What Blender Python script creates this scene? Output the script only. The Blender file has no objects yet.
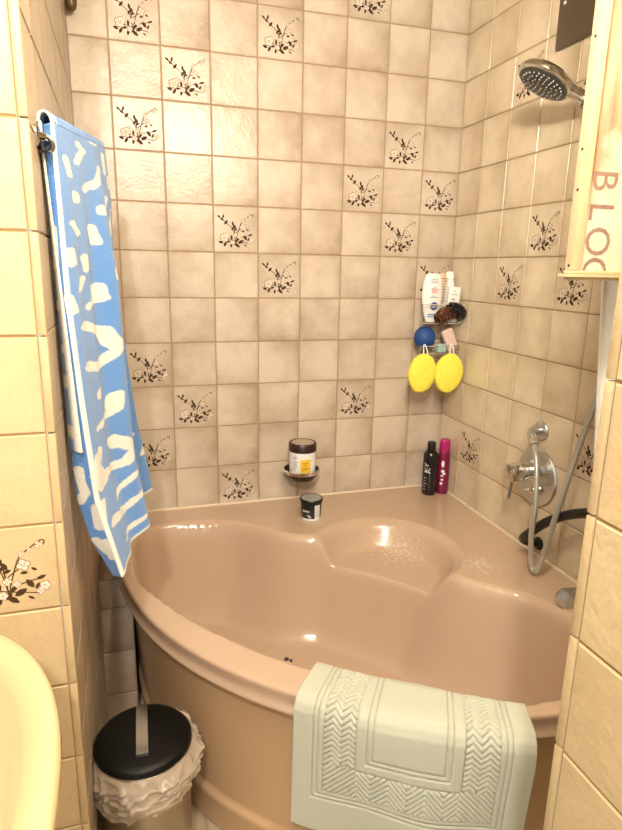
import bpy, bmesh, math, random
import numpy as np
from mathutils import Vector, Matrix, noise
random.seed(7)
PI = math.pi
scene = bpy.context.scene
COL = scene.collection
Z0 = 0.55            # height of the tub deck above the floor
XL = -1.312          # plane of the alcove's left wall
YP = -1.10           # front plane of the left wall return
XR, YR = -0.716, -1.578   # right wall return: its face and its corner
CEIL = 2.46

# ------------------------------------------------------------------ materials
def _new(name):
    m = bpy.data.materials.new(name); m.use_nodes = True
    nt = m.node_tree; b = nt.nodes['Principled BSDF']
    return m, nt, b
def N(nt, t, **kw):
    n = nt.nodes.new(t)
    for k, v in kw.items(): setattr(n, k, v)
    return n
def mat(name, col, rough=.5, metal=0., coat=0., bump=0., bscale=200., spec=.5, sheen=0., trans=0., alpha=1., var=0., vscale=8., sss=0.):
    m, nt, b = _new(name)
    b.inputs['Base Color'].default_value = (*col, 1); b.inputs['Roughness'].default_value = rough
    b.inputs['Metallic'].default_value = metal; b.inputs['Coat Weight'].default_value = coat
    b.inputs['Coat Roughness'].default_value = .08
    b.inputs['Specular IOR Level'].default_value = spec; b.inputs['Sheen Weight'].default_value = sheen
    b.inputs['Transmission Weight'].default_value = trans; b.inputs['Alpha'].default_value = alpha
    L = nt.links
    tc = N(nt, 'ShaderNodeTexCoord')
    if bump:
        n = N(nt, 'ShaderNodeTexNoise'); n.inputs['Scale'].default_value = bscale; n.inputs['Detail'].default_value = 3
        bp = N(nt, 'ShaderNodeBump'); bp.inputs['Strength'].default_value = bump; bp.inputs['Distance'].default_value = .002
        L.new(tc.outputs['Object'], n.inputs['Vector']); L.new(n.outputs['Fac'], bp.inputs['Height']); L.new(bp.outputs['Normal'], b.inputs['Normal'])
    if var:
        n = N(nt, 'ShaderNodeTexNoise'); n.inputs['Scale'].default_value = vscale; n.inputs['Detail'].default_value = 4
        mx = N(nt, 'ShaderNodeMix', data_type='RGBA')
        mx.inputs[6].default_value = (*[c*(1-var) for c in col], 1); mx.inputs[7].default_value = (*[min(1, c*(1+var)) for c in col], 1)
        L.new(tc.outputs['Object'], n.inputs['Vector']); L.new(n.outputs['Fac'], mx.inputs[0]); L.new(mx.outputs[2], b.inputs['Base Color'])
    return m

def tile_mat(name, light, dark, rough=.3, bump=.25, cloud=1.0):
    """glazed tile: mottled glaze that turns browner towards the tile's rim, each tile with its own tint"""
    m, nt, b = _new(name); L = nt.links
    at = N(nt, 'ShaderNodeAttribute', attribute_name='tint')
    uv = N(nt, 'ShaderNodeUVMap', uv_map='UVMap')
    tc = N(nt, 'ShaderNodeTexCoord')
    sep = N(nt, 'ShaderNodeSeparateXYZ'); L.new(uv.outputs['UV'], sep.inputs[0])
    sc = N(nt, 'ShaderNodeSeparateColor'); L.new(at.outputs['Color'], sc.inputs[0])
    def math_(op, a, c=None, v=None):
        n = N(nt, 'ShaderNodeMath', operation=op)
        for i, s in enumerate((a, c)):
            if s is None: continue
            if isinstance(s, (int, float)): n.inputs[i].default_value = s
            else: L.new(s, n.inputs[i])
        return n.outputs[0]
    # asymmetric edge weight: darker towards one side of each tile (direction from the tile's tint)
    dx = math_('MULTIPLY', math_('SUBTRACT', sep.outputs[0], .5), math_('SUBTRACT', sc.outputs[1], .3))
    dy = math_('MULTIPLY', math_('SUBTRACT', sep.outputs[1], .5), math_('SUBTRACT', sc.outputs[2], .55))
    ax = math_('ABSOLUTE', math_('SUBTRACT', sep.outputs[0], .5)); ay = math_('ABSOLUTE', math_('SUBTRACT', sep.outputs[1], .5))
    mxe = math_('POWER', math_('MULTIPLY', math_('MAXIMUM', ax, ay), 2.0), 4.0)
    off = N(nt, 'ShaderNodeVectorMath', operation='ADD'); sm = N(nt, 'ShaderNodeVectorMath', operation='SCALE'); sm.inputs['Scale'].default_value = 9.0
    L.new(at.outputs['Color'], sm.inputs[0]); L.new(tc.outputs['Object'], off.inputs[0]); L.new(sm.outputs[0], off.inputs[1])
    n1 = N(nt, 'ShaderNodeTexNoise'); n1.inputs['Scale'].default_value = 13; n1.inputs['Detail'].default_value = 5; n1.inputs['Roughness'].default_value = .6
    L.new(off.outputs[0], n1.inputs['Vector'])
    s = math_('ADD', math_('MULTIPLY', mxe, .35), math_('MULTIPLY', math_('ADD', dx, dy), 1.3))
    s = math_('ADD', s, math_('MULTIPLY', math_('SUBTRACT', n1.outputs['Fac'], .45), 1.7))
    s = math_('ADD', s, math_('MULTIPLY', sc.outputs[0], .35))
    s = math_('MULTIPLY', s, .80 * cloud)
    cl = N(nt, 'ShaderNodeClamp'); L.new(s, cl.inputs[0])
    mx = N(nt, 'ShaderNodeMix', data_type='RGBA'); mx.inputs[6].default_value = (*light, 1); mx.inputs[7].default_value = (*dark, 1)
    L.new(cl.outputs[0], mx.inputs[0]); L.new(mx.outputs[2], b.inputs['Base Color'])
    b.inputs['Roughness'].default_value = rough
    n2 = N(nt, 'ShaderNodeTexNoise'); n2.inputs['Scale'].default_value = 120; n2.inputs['Detail'].default_value = 2
    n3 = N(nt, 'ShaderNodeTexNoise'); n3.inputs['Scale'].default_value = 28; n3.inputs['Detail'].default_value = 2
    L.new(tc.outputs['Object'], n2.inputs['Vector']); L.new(tc.outputs['Object'], n3.inputs['Vector'])
    bp = N(nt, 'ShaderNodeBump'); bp.inputs['Strength'].default_value = bump; bp.inputs['Distance'].default_value = .003
    L.new(math_('ADD', n2.outputs['Fac'], math_('MULTIPLY', n3.outputs['Fac'], 2.0)), bp.inputs['Height']); L.new(bp.outputs['Normal'], b.inputs['Normal'])
    return m

def attr_mat(name, rough=.9, attr='pattern', bump=.5, bscale=350, sheen=.3):
    m, nt, b = _new(name); L = nt.links
    at = N(nt, 'ShaderNodeAttribute', attribute_name=attr); L.new(at.outputs['Color'], b.inputs['Base Color'])
    b.inputs['Roughness'].default_value = rough; b.inputs['Sheen Weight'].default_value = sheen; b.inputs['Specular IOR Level'].default_value = .2
    tc = N(nt, 'ShaderNodeTexCoord'); n = N(nt, 'ShaderNodeTexNoise'); n.inputs['Scale'].default_value = bscale; n.inputs['Detail'].default_value = 2
    bp = N(nt, 'ShaderNodeBump'); bp.inputs['Strength'].default_value = bump; bp.inputs['Distance'].default_value = .003
    L.new(tc.outputs['Object'], n.inputs['Vector']); L.new(n.outputs['Fac'], bp.inputs['Height']); L.new(bp.outputs['Normal'], b.inputs['Normal'])
    return m

M = {}
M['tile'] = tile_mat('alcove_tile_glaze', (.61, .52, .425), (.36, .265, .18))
M['tile_warm_lit'] = tile_mat('warm_lit_tile_glaze', (.56, .435, .25), (.43, .315, .165), rough=.45, bump=.28, cloud=.7)  # alcove tile yellowed: bright warm light on the returns put into its colour
M['grout'] = mat('grout', (.36, .25, .15), .9, bump=.3)
M['grout_cream'] = mat('cream_grout', (.33, .21, .09), .9)
M['floor_tile'] = tile_mat('floor_tile_glaze', (.50, .40, .27), (.30, .22, .13), rough=.4)
M['leaf'] = mat('decor_leaf_print', (.06, .030, .014), .7, spec=.15)
M['petal'] = mat('decor_petal_print', (.66, .56, .46), .6, spec=.2)
M['outline'] = mat('decor_outline_print', (.22, .13, .075), .6, spec=.2)
M['plaster'] = mat('plaster', (.75, .68, .56), .9)
M['acrylic'] = mat('beige_acrylic', (.50, .36, .258), .16, coat=.4, spec=.5)
M['acrylic_pan'] = mat('beige_acrylic_panel', (.57, .385, .22), .26)
M['ceramic'] = mat('cream_ceramic', (.60, .44, .25), .12, coat=.5)
M['seal'] = mat('silicone', (.72, .60, .45), .5)
M['chrome'] = mat('chrome', (.72, .72, .70), .12, metal=1)
M['chrome_dark'] = mat('dark_chrome', (.35, .34, .32), .16, metal=1)
M['satin'] = mat('satin_metal', (.58, .60, .60), .3, metal=1)
M['steel'] = mat('brushed_steel', (.42, .38, .31), .33, metal=1, bump=.06, bscale=60)
M['dark_face'] = mat('spray_face_grey', (.07, .07, .066), .3, metal=.4)
M['hose'] = mat('grey_hose', (.52, .52, .46), .3, metal=.6)
M['black'] = mat('black_plastic', (.006, .006, .006), .35)
M['black_matt'] = mat('matt_black', (.004, .004, .004), .45, spec=.2)
M['black_gloss'] = mat('black_gloss', (.010, .009, .009), .2)
M['white'] = mat('white_plastic', (.82, .82, .80), .35)
M['blue_ink'] = mat('blue_ink', (.02, .05, .26), .4)
M['sky_ink'] = mat('sky_blue_ink', (.06, .24, .55), .4)
M['pink_ink'] = mat('pink_ink', (.85, .42, .45), .4)
M['grey_ink'] = mat('grey_ink', (.32, .33, .35), .5)
M['yellow_ink'] = mat('yellow_ink', (.85, .52, .03), .5)
M['magenta'] = mat('magenta_plastic', (.19, .006, .05), .3)
M['magenta_cap'] = mat('bright_magenta_plastic', (.42, .014, .15), .3)
M['sponge'] = mat('yellow_sponge', (.86, .77, .09), .95, bump=1.0, bscale=130, var=.12, vscale=60)
M['cord'] = mat('white_cord', (.85, .84, .80), .8)
M['blue_scrub'] = mat('blue_scrub', (.012, .06, .24), .6, bump=.9, bscale=160)
M['soap'] = mat('pale_pink_soap', (.72, .52, .47), .5)
M['teal'] = mat('pale_teal', (.36, .55, .55), .4)
M['brush_wood'] = mat('pale_wood', (.70, .50, .30), .5)
M['tortoise'] = mat('tortoiseshell_plastic', (.085, .026, .010), .2, var=.6, vscale=70)
M['grey_lid'] = mat('grey_translucent_lid', (.28, .28, .27), .3)
M['brown_lid'] = mat('dark_brown_lid', (.030, .012, .010), .35)
M['lid_top'] = mat('pale_brown_lid_top', (.42, .33, .27), .5)
M['dark_glass'] = mat('dark_glass', (.03, .024, .02), .1)
M['panel_brown'] = mat('dark_brown_panel', (.075, .046, .022), .22)
M['fitting_brown'] = mat('brown_fitting', (.10, .055, .018), .4)
M['mat_green'] = mat('pale_sage_cotton', (.465, .475, .385), .95, bump=.5, bscale=420, sheen=.2, spec=.15)
M['tag'] = mat('pale_green_tag', (.55, .62, .28), .7)
M['curtain'] = mat('white_curtain', (.88, .88, .86), .5)
M['ink_black'] = mat('black_ink', (.03, .03, .035), .6)
M['pale_wood'] = mat('raw_pine', (.62, .49, .30), .65, var=.12, vscale=25)
M['print'] = mat('faded_stencil_ink', (.30, .19, .155), .8, var=.35, vscale=90)
M['towel'] = attr_mat('leopard_terry', bump=.9, bscale=300)
def wood_panel():
    m, nt, b = _new('weathered_crate_wood'); L = nt.links
    tc = N(nt, 'ShaderNodeTexCoord'); mp = N(nt, 'ShaderNodeMapping'); mp.inputs['Scale'].default_value = (45, 45, 6)
    L.new(tc.outputs['Object'], mp.inputs['Vector'])
    n = N(nt, 'ShaderNodeTexNoise'); n.inputs['Scale'].default_value = 1; n.inputs['Detail'].default_value = 6; L.new(mp.outputs[0], n.inputs['Vector'])
    r = N(nt, 'ShaderNodeValToRGB'); r.color_ramp.elements[0].color = (.34, .17, .10, 1); r.color_ramp.elements[1].color = (.70, .46, .31, 1)
    r.color_ramp.elements[0].position = .28; r.color_ramp.elements[1].position = .68; L.new(n.outputs['Fac'], r.inputs[0])
    # worn whitewash on the lower boards
    sp = N(nt, 'ShaderNodeSeparateXYZ'); L.new(tc.outputs['Object'], sp.inputs[0])
    n2 = N(nt, 'ShaderNodeTexNoise'); n2.inputs['Scale'].default_value = 22; n2.inputs['Detail'].default_value = 6; L.new(tc.outputs['Object'], n2.inputs['Vector'])
    def mt(op, a, c):
        k = N(nt, 'ShaderNodeMath', operation=op)
        for i, s in enumerate((a, c)):
            if isinstance(s, (int, float)): k.inputs[i].default_value = s
            else: L.new(s, k.inputs[i])
        return k.outputs[0]
    h = mt('MULTIPLY', mt('SUBTRACT', .20, sp.outputs[2]), 6.0)         # z measured from the crate's foot
    h = mt('ADD', h, mt('MULTIPLY', mt('SUBTRACT', n2.outputs['Fac'], .5), 3.2))
    h = mt('ADD', h, mt('MULTIPLY', sp.outputs[0], 9.0))
    cl = N(nt, 'ShaderNodeClamp'); L.new(h, cl.inputs[0])
    mx = N(nt, 'ShaderNodeMix', data_type='RGBA'); L.new(cl.outputs[0], mx.inputs[0]); L.new(r.outputs[0], mx.inputs[6]); mx.inputs[7].default_value = (.74, .66, .55, 1)
    L.new(mx.outputs[2], b.inputs['Base Color']); b.inputs['Roughness'].default_value = .7
    return m
M['crate_panel'] = wood_panel()
def scuffed_acrylic(m):
    nt = m.node_tree; L = nt.links; b = nt.nodes['Principled BSDF']; base = tuple(b.inputs['Base Color'].default_value)
    tc = N(nt, 'ShaderNodeTexCoord'); n = N(nt, 'ShaderNodeTexNoise'); n.inputs['Scale'].default_value = 110; n.inputs['Detail'].default_value = 6
    L.new(tc.outputs['Object'], n.inputs['Vector'])
    def mt(op, a, c):
        k = N(nt, 'ShaderNodeMath', operation=op)
        for i, s in enumerate((a, c)):
            if isinstance(s, (int, float)): k.inputs[i].default_value = s
            else: L.new(s, k.inputs[i])
        return k.outputs[0]
    tot = None
    for c, r in (((-.36, -.38, .46), .13), ((-.21, -.66, .55), .08)):
        d = N(nt, 'ShaderNodeVectorMath', operation='DISTANCE'); L.new(tc.outputs['Object'], d.inputs[0]); d.inputs[1].default_value = c
        f = mt('MAXIMUM', mt('SUBTRACT', 1.0, mt('DIVIDE', d.outputs['Value'], r)), 0.0)
        tot = f if tot is None else mt('ADD', tot, f)
    k = mt('MULTIPLY', mt('SUBTRACT', mt('ADD', n.outputs['Fac'], mt('MULTIPLY', tot, .22)), .62), 5.0)
    k = mt('MULTIPLY', k, mt('GREATER_THAN', tot, .02)); cl = N(nt, 'ShaderNodeClamp'); L.new(mt('MULTIPLY', k, .55), cl.inputs[0])
    mx = N(nt, 'ShaderNodeMix', data_type='RGBA'); mx.inputs[6].default_value = base; mx.inputs[7].default_value = (.74, .66, .55, 1)
    L.new(cl.outputs[0], mx.inputs[0]); L.new(mx.outputs[2], b.inputs['Base Color'])
scuffed_acrylic(M['acrylic'])
def film():
    m, nt, b = _new('bin_liner_film'); L = nt.links
    b.inputs['Base Color'].default_value = (.60, .50, .40, 1); b.inputs['Roughness'].default_value = .2
    tr = N(nt, 'ShaderNodeBsdfTransparent'); mx = N(nt, 'ShaderNodeMixShader'); mx.inputs[0].default_value = .5
    L.new(tr.outputs[0], mx.inputs[1]); L.new(b.outputs[0], mx.inputs[2]); L.new(mx.outputs[0], nt.nodes['Material Output'].inputs['Surface'])
    return m
M['film'] = film()

# ------------------------------------------------------------------ object helpers
def tag(o, label=None, cat=None, group=None, kind=None):
    if label: o['label'] = label
    if cat: o['category'] = cat
    if group: o['group'] = group
    if kind: o['kind'] = kind
    return o
def empty(name, loc, label, cat, group=None):
    o = bpy.data.objects.new(name, None); COL.objects.link(o); o.location = loc; o.empty_display_size = .05
    return tag(o, label, cat, group)
def link(name, me, mats, parent=None, smooth=True, autos=None):
    o = bpy.data.objects.new(name, me); COL.objects.link(o)
    for m in (mats if isinstance(mats, (list, tuple)) else [mats]): me.materials.append(m)
    if parent is not None:
        o.parent = parent; o.matrix_parent_inverse = Matrix.Translation(-Vector(parent.location))
    if smooth:
        me.polygons.foreach_set('use_smooth', [True]*len(me.polygons))
        if autos is not None: me.set_sharp_from_angle(angle=math.radians(autos))
    me.update()
    return o
def obj(name, bm, mats, parent=None, smooth=True, autos=40, recalc=True):
    if recalc: bmesh.ops.recalc_face_normals(bm, faces=bm.faces)
    me = bpy.data.meshes.new(name); bm.to_mesh(me); bm.free()
    return link(name, me, mats, parent, smooth, autos)
def setmat(bm, n0, mi):
    bm.faces.ensure_lookup_table()
    for f in bm.faces[n0:]: f.material_index = mi
def add_box(bm, c, s, bev=0., rot=None, mi=0, seg=2):
    n0 = len(bm.faces)
    t = bmesh.new(); bmesh.ops.create_cube(t, size=1)
    bmesh.ops.scale(t, vec=s, verts=t.verts)
    if bev: bmesh.ops.bevel(t, geom=t.edges[:]+t.verts[:], offset=bev, segments=seg, affect='EDGES', profile=.6)
    mx = Matrix.Translation(c) @ (rot.to_4x4() if rot else Matrix())
    bmesh.ops.transform(t, matrix=mx, verts=t.verts)
    merge(bm, t, mi)
def merge(bm, t, mi=0):
    mp = {}
    for v in t.verts: mp[v] = bm.verts.new(v.co)
    for f in t.faces:
        try:
            g = bm.faces.new([mp[v] for v in f.verts]); g.material_index = mi; g.smooth = True
        except ValueError: pass
    t.free()
def frame(n):
    n = Vector(n).normalized(); a = Vector((0, 0, 1)) if abs(n.z) < .9 else Vector((0, 1, 0))
    u = a.cross(n).normalized(); return u, n.cross(u), n
def add_lathe(bm, c, prof, axis=(0, 0, 1), seg=40, mi=0, sx=1., sy=1., closed_ends=True, uvec=None):
    """prof: list of (radius, height) along axis; ends capped when radius > 0"""
    u, v, n = frame(axis)
    if uvec is not None:
        u = Vector(uvec); u = (u-n*u.dot(n)).normalized(); v = n.cross(u)
    c = Vector(c); rings = []
    for r, h in prof:
        if r <= 1e-6: rings.append([bm.verts.new(c+n*h)])
        else: rings.append([bm.verts.new(c+n*h+u*(r*sx*math.cos(2*PI*k/seg))+v*(r*sy*math.sin(2*PI*k/seg))) for k in range(seg)])
    for a, b in zip(rings, rings[1:]):
        for k in range(seg):
            l = (k+1) % seg
            if len(a) == 1 and len(b) == 1: continue
            if len(a) == 1: f = bm.faces.new((a[0], b[l], b[k]))
            elif len(b) == 1: f = bm.faces.new((a[k], a[l], b[0]))
            else: f = bm.faces.new((a[k], a[l], b[l], b[k]))
            f.material_index = mi
    if closed_ends:
        for r in (rings[0], rings[-1]):
            if len(r) > 1:
                f = bm.faces.new(r); f.material_index = mi
def smooth_path(pts, sub=8):
    P = [Vector(p) for p in pts]; out = []
    for i in range(len(P)-1):
        p0 = P[max(i-1, 0)]; p1 = P[i]; p2 = P[i+1]; p3 = P[min(i+2, len(P)-1)]
        for k in range(sub):
            t = k/sub
            out.append(.5*((2*p1)+(p2-p0)*t+(2*p0-5*p1+4*p2-p3)*t*t+(3*p1-p0-3*p2+p3)*t**3))
    out.append(P[-1]); return out
def add_tube(bm, pts, r, seg=12, mi=0, sub=8, rfun=None, smooth=True):
    P = smooth_path(pts, sub) if smooth and len(pts) > 2 else [Vector(p) for p in pts]
    rings = []; up = None
    for i, p in enumerate(P):
        d = (P[min(i+1, len(P)-1)]-P[max(i-1, 0)]).normalized()
        if up is None: up = frame(d)[0]
        up = (up-d*up.dot(d)).normalized(); w = d.cross(up)
        rr = rfun(i/(len(P)-1)) if rfun else r
        rings.append([bm.verts.new(p+up*(rr*math.cos(2*PI*k/seg))+w*(rr*math.sin(2*PI*k/seg))) for k in range(seg)])
    for a, b in zip(rings, rings[1:]):
        for k in range(seg):
            f = bm.faces.new((a[k], a[(k+1) % seg], b[(k+1) % seg], b[k])); f.material_index = mi
    for rg in (rings[0], rings[-1]):
        f = bm.faces.new(rg); f.material_index = mi
def grid_mesh(name, pts, wrap=False):
    """pts: array [nu][nv] of xyz -> mesh of quads"""
    nu, nv = len(pts), len(pts[0])
    me = bpy.data.meshes.new(name)
    vs = [tuple(p) for row in pts for p in row]; fs = []
    for i in range(nu if wrap else nu-1):
        j2 = (i+1) % nu
        for j in range(nv-1): fs.append((i*nv+j, j2*nv+j, j2*nv+j+1, i*nv+j+1))
    me.from_pydata(vs, [], fs); return me
def text_mesh(bm, s, size, place, thick=.0006, mi=0):
    """real lettering: place(u, v, w) -> point; u right, v up, w out"""
    cu = bpy.data.curves.new('t', 'FONT'); cu.body = s; cu.size = size; cu.align_x = 'CENTER'; cu.align_y = 'CENTER'; cu.resolution_u = 3
    o = bpy.data.objects.new('t', cu); COL.objects.link(o)
    dg = bpy.context.evaluated_depsgraph_get(); me = bpy.data.meshes.new_from_object(o.evaluated_get(dg))
    vm = [bm.verts.new(place(v.co.x, v.co.y, thick)) for v in me.vertices]
    for p in me.polygons:
        try: f = bm.faces.new([vm[i] for i in p.vertices]); f.material_index = mi
        except ValueError: pass
    bpy.data.objects.remove(o); bpy.data.curves.remove(cu); bpy.data.meshes.remove(me)

# ------------------------------------------------------------------ tiled walls
def leafpoly(cx, cy, L, ang, w):
    a = math.radians(ang); d = (math.cos(a), math.sin(a)); n = (-d[1], d[0]); out = []
    for t, s in ((-.5, 0), (-.25, .8), (.05, 1), (.3, .6), (.5, 0), (.3, -.6), (.05, -1), (-.25, -.8)):
        out.append((cx+d[0]*L*t+n[0]*w*.5*s, cy+d[1]*L*t+n[1]*w*.5*s))
    return out
def decor_shapes():
    S = []      # (layer, material, polygon in unit tile coordinates)
    def q(x, y): return ((x-255)/305, 1-(y-45)/355)
    def leaf(x, y, L, a, w, m='leaf'): c = q(x, y); S.append((2, m, leafpoly(c[0], c[1], L/305, a, w/305)))
    def stem(pts, w=5, m='leaf'):
        P = [Vector((*q(*p), 0)) for p in pts]; P = smooth_path(P, 5) if len(P) > 2 else P
        for a, b in zip(P, P[1:]):
            d = (b-a).normalized(); n = Vector((-d.y, d.x, 0))*(w/610)
            S.append((1, m, [(p.x, p.y) for p in (a+n, a-n, b-n, b+n)]))
    def bloom(x, y, r, k=5, a0=0, dots=True):
        c = q(x, y); r *= .92/305
        for lay, m, rr in ((2, 'outline', 1.0), (3, 'petal', .76)):
            for i in range(k):
                a = a0+i*2*PI/k; px, py = c[0]+math.cos(a)*r*.5, c[1]+math.sin(a)*r*.5
                S.append((lay, m, [(px+math.cos(t)*r*.52*rr, py+math.sin(t)*r*.46*rr) for t in [j*PI/4 for j in range(8)]]))
            if m == 'petal': S.append((lay, m, [(c[0]+math.cos(j*PI/4)*r*.35, c[1]+math.sin(j*PI/4)*r*.35) for j in range(8)]))
        if dots:
            for i in range(3):
                a = a0+.6+i*2.1; S.append((4, 'leaf', [(c[0]+math.cos(a)*r*.2+math.cos(t)*r*.1, c[1]+math.sin(a)*r*.2+math.sin(t)*r*.1) for t in [j*PI/3 for j in range(6)]]))
    stem([(312, 150), (345, 180), (385, 225), (400, 300)], 4); stem([(515, 108), (490, 128), (450, 165), (432, 205), (408, 300)], 4.5)
    stem([(516, 108), (524, 114), (520, 128)], 4); stem([(400, 310), (440, 285), (500, 268)], 4); stem([(400, 310), (350, 300), (310, 322)], 4)
    stem([(405, 250), (445, 215)], 4); stem([(400, 310), (450, 320), (500, 330)], 4); stem([(390, 190), (398, 250), (402, 330)], 5)
    for L in ((293, 132, 30, -40, 13), (321, 130, 34, 75, 13), (312, 152, 30, -35, 14), (340, 173, 38, 50, 17), (386, 182, 34, 100, 15), (398, 204, 34, -60, 17), (384, 218, 30, 60, 14),
              (404, 226, 30, 20, 13), (376, 286, 34, 95, 16), (303, 325, 36, 160, 17), (332, 338, 40, 60, 18), (374, 346, 34, 80, 16), (415, 346, 46, -35, 20), (404, 328, 34, 60, 16), (440, 318, 46, 30, 22),
              (470, 285, 40, 125, 20), (505, 264, 34, 20, 13), (492, 298, 28, 60, 12), (420, 300, 34, 40, 15), (356, 318, 30, 20, 14), (486, 226, 22, -30, 10), (455, 238, 26, 0, 11), (470, 345, 26, -30, 9), (505, 318, 22, 50, 9)): leaf(*L)
    bloom(455, 205, 26, 4, .3); bloom(328, 288, 36, 5, .2); bloom(352, 262, 20, 4); bloom(402, 268, 17, 4); bloom(385, 325, 19, 5); bloom(515, 300, 21, 5); bloom(500, 322, 15, 4); bloom(430, 282, 15, 4)
    bloom(505, 127, 15, 3); bloom(452, 158, 14, 3); bloom(476, 142, 9, 3, dots=False)
    return S
DECOR = decor_shapes()
def tiled_wall(name, mats, origin, U, V, nrm, ub, vb, decor=(), gap=.0032, raise_=.002, base=None, kind='structure', tiltcol=None):
    """ub, vb: tile boundaries along U and V from origin; decor: set of (i, j) tiles with the flower print.
    mats: [tile, grout, leaf, petal, outline]"""
    O, U, V, nrm = Vector(origin), Vector(U), Vector(V), Vector(nrm)
    vs, fs, mi, uvs, cols = [], [], [], [], []
    rnd = random.Random(sum(map(ord, name)))
    def quad(p, m, uv, c):
        b = len(vs); vs.extend(p); fs.append(tuple(range(b, b+len(p)))); mi.append(m); uvs.extend(uv); cols.extend([c]*len(p))
    flip = U.cross(V).dot(nrm) < 0
    def P(u, v, w): return tuple(O+U*u+V*v+nrm*w)
    def poly(pts, m, uv, c):
        if flip: pts = pts[::-1]; uv = uv[::-1]
        quad(pts, m, uv, c)
    u0, u1, v0, v1 = ub[0], ub[-1], vb[0], vb[-1]
    z4 = [(0, 0)]*4
    poly([P(u0, v0, 0), P(u1, v0, 0), P(u1, v1, 0), P(u0, v1, 0)], 1, z4, (0, 0, 0, 1))
    bv = .0018
    for i in range(len(ub)-1):
        for j in range(len(vb)-1):
            a, b, c, d = ub[i]+gap/2, ub[i+1]-gap/2, vb[j]+gap/2, vb[j+1]-gap/2
            col = (rnd.random(), rnd.random(), rnd.random(), 1)
            h = raise_+rnd.uniform(0, .0006)
            ou = [(a, c), (b, c), (b, d), (a, d)]; inn = [(a+bv, c+bv), (b-bv, c+bv), (b-bv, d-bv), (a+bv, d-bv)]
            ful = max(b-a, d-c)
            def uvq(p): return ((p[0]-a)/(b-a), (p[1]-c)/(d-c))
            poly([P(*p, h) for p in inn], 0, [uvq(p) for p in inn], col)
            for k in range(4):
                l = (k+1) % 4
                poly([P(*ou[k], 0), P(*ou[l], 0), P(*inn[l], h), P(*inn[k], h)], 0, [uvq(ou[k]), uvq(ou[l]), uvq(inn[l]), uvq(inn[k])], col)
            if (i, j) in decor:
                T = .15
                for di, (lay, m, pg) in enumerate(DECOR):
                    # the print always reads left to right as seen from the room
                    pts = []
                    for x, y in pg:
                        x = x*T
                        uu = (ub[i]+x) if not flip else (ub[i+1]-x)
                        pts.append((min(max(uu, a+bv), b-bv), c+y*T))
                    k = {'leaf': 2, 'petal': 3, 'outline': 4}[m]
                    poly([P(*p, h+.00018*lay+di*1.5e-6) for p in pts], k, [(0, 0)]*len(pts), col)
    me = bpy.data.meshes.new(name); me.from_pydata(vs, [], fs)
    for m in mats: me.materials.append(m)
    me.polygons.foreach_set('material_index', mi)
    ul = me.uv_layers.new(name='UVMap'); ul.data.foreach_set('uv', [x for p in uvs for x in p])
    at = me.color_attributes.new('tint', 'FLOAT_COLOR', 'CORNER'); at.data.foreach_set('color', [x for p in cols for x in p])
    me.update()
    o = bpy.data.objects.new(name, me); COL.objects.link(o); o['kind'] = kind
    return o
M['tile_right_lit'] = tile_mat('right_wall_lit_glaze', (.70, .595, .44), (.45, .345, .215))  # alcove tile made lighter and yellower; this wall's light put into the colour
W5 = [M['tile'], M['grout'], M['leaf'], M['petal'], M['outline']]
C5 = [M['tile_warm_lit'], M['grout_cream'], M['leaf'], M['petal'], M['outline']]
rows = [0] + [Z0+.15*k for k in range(-3, 13)] + [CEIL]
def row(k): return k+4       # photo row k (0 = first row above the deck) -> index into rows
# back wall, facing the room (-y)
ub = [XL] + [-.2982+.15*k for k in range(-6, 2)] + [0]
cback = lambda k: k+7 if k > -7 else 0
dec = {(cback(c), row(r)) for c, r in ((-6, 10), (-5, 9), (-6, 8), (-3, 10), (-1, 11), (0, 8), (-1, 7), (1, 7), (-4, 6), (0, 6), (-3, 5), (-6, 3), (-5, 2), (-1, 2), (-6, 1), (-4, 0), (1, 5))}
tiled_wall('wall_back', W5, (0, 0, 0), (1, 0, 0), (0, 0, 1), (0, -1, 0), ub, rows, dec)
# right wall of the alcove, facing -x; u runs towards the camera
uy = [0, .1525] + [.1525+.1459*k for k in range(1, 10)] + [1.56]
dec = {(k+1, row(r)) for k, r in ((1, 9), (2, 6), (1, 5), (3, 5), (0, 1), (4, 2), (6, 7))}
tiled_wall('wall_right', [M['tile_right_lit']]+W5[1:], (0, 0, 0), (0, -1, 0), (0, 0, 1), (-1, 0, 0), uy, rows, dec)
# left wall of the alcove, facing +x
ul_ = [0] + [.04+.15*k for k in range(0, 8)]
ul_ = [u for u in ul_ if u < 1.085] + [1.10]
M['tile_left_shaded'] = tile_mat('left_wall_shaded_glaze', (.44, .345, .25), (.28, .205, .14), rough=.35)  # same tile darkened; shade from grazing light put into the glaze colour
tiled_wall('wall_left', [M['tile_left_shaded']]+W5[1:], (XL, 0, 0), (0, -1, 0), (0, 0, 1), (1, 0, 0), ul_, rows, ())
# left return facing the room, its tiles, in the warm-lit colour, end in a narrow edge strip
up_ = [-2.4] + [XL-.006-.15*k for k in range(7, -1, -1)] 
dec = {(len(up_)-2, row(-2)), (len(up_)-3, row(4)), (len(up_)-4, row(1))}
tiled_wall('wall_front_left', C5, (0, YP, 0), (1, 0, 0), (0, 0, 1), (0, -1, 0), up_, rows, {(len(up_)-2, row(2)), (len(up_)-4, row(5))})
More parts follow.
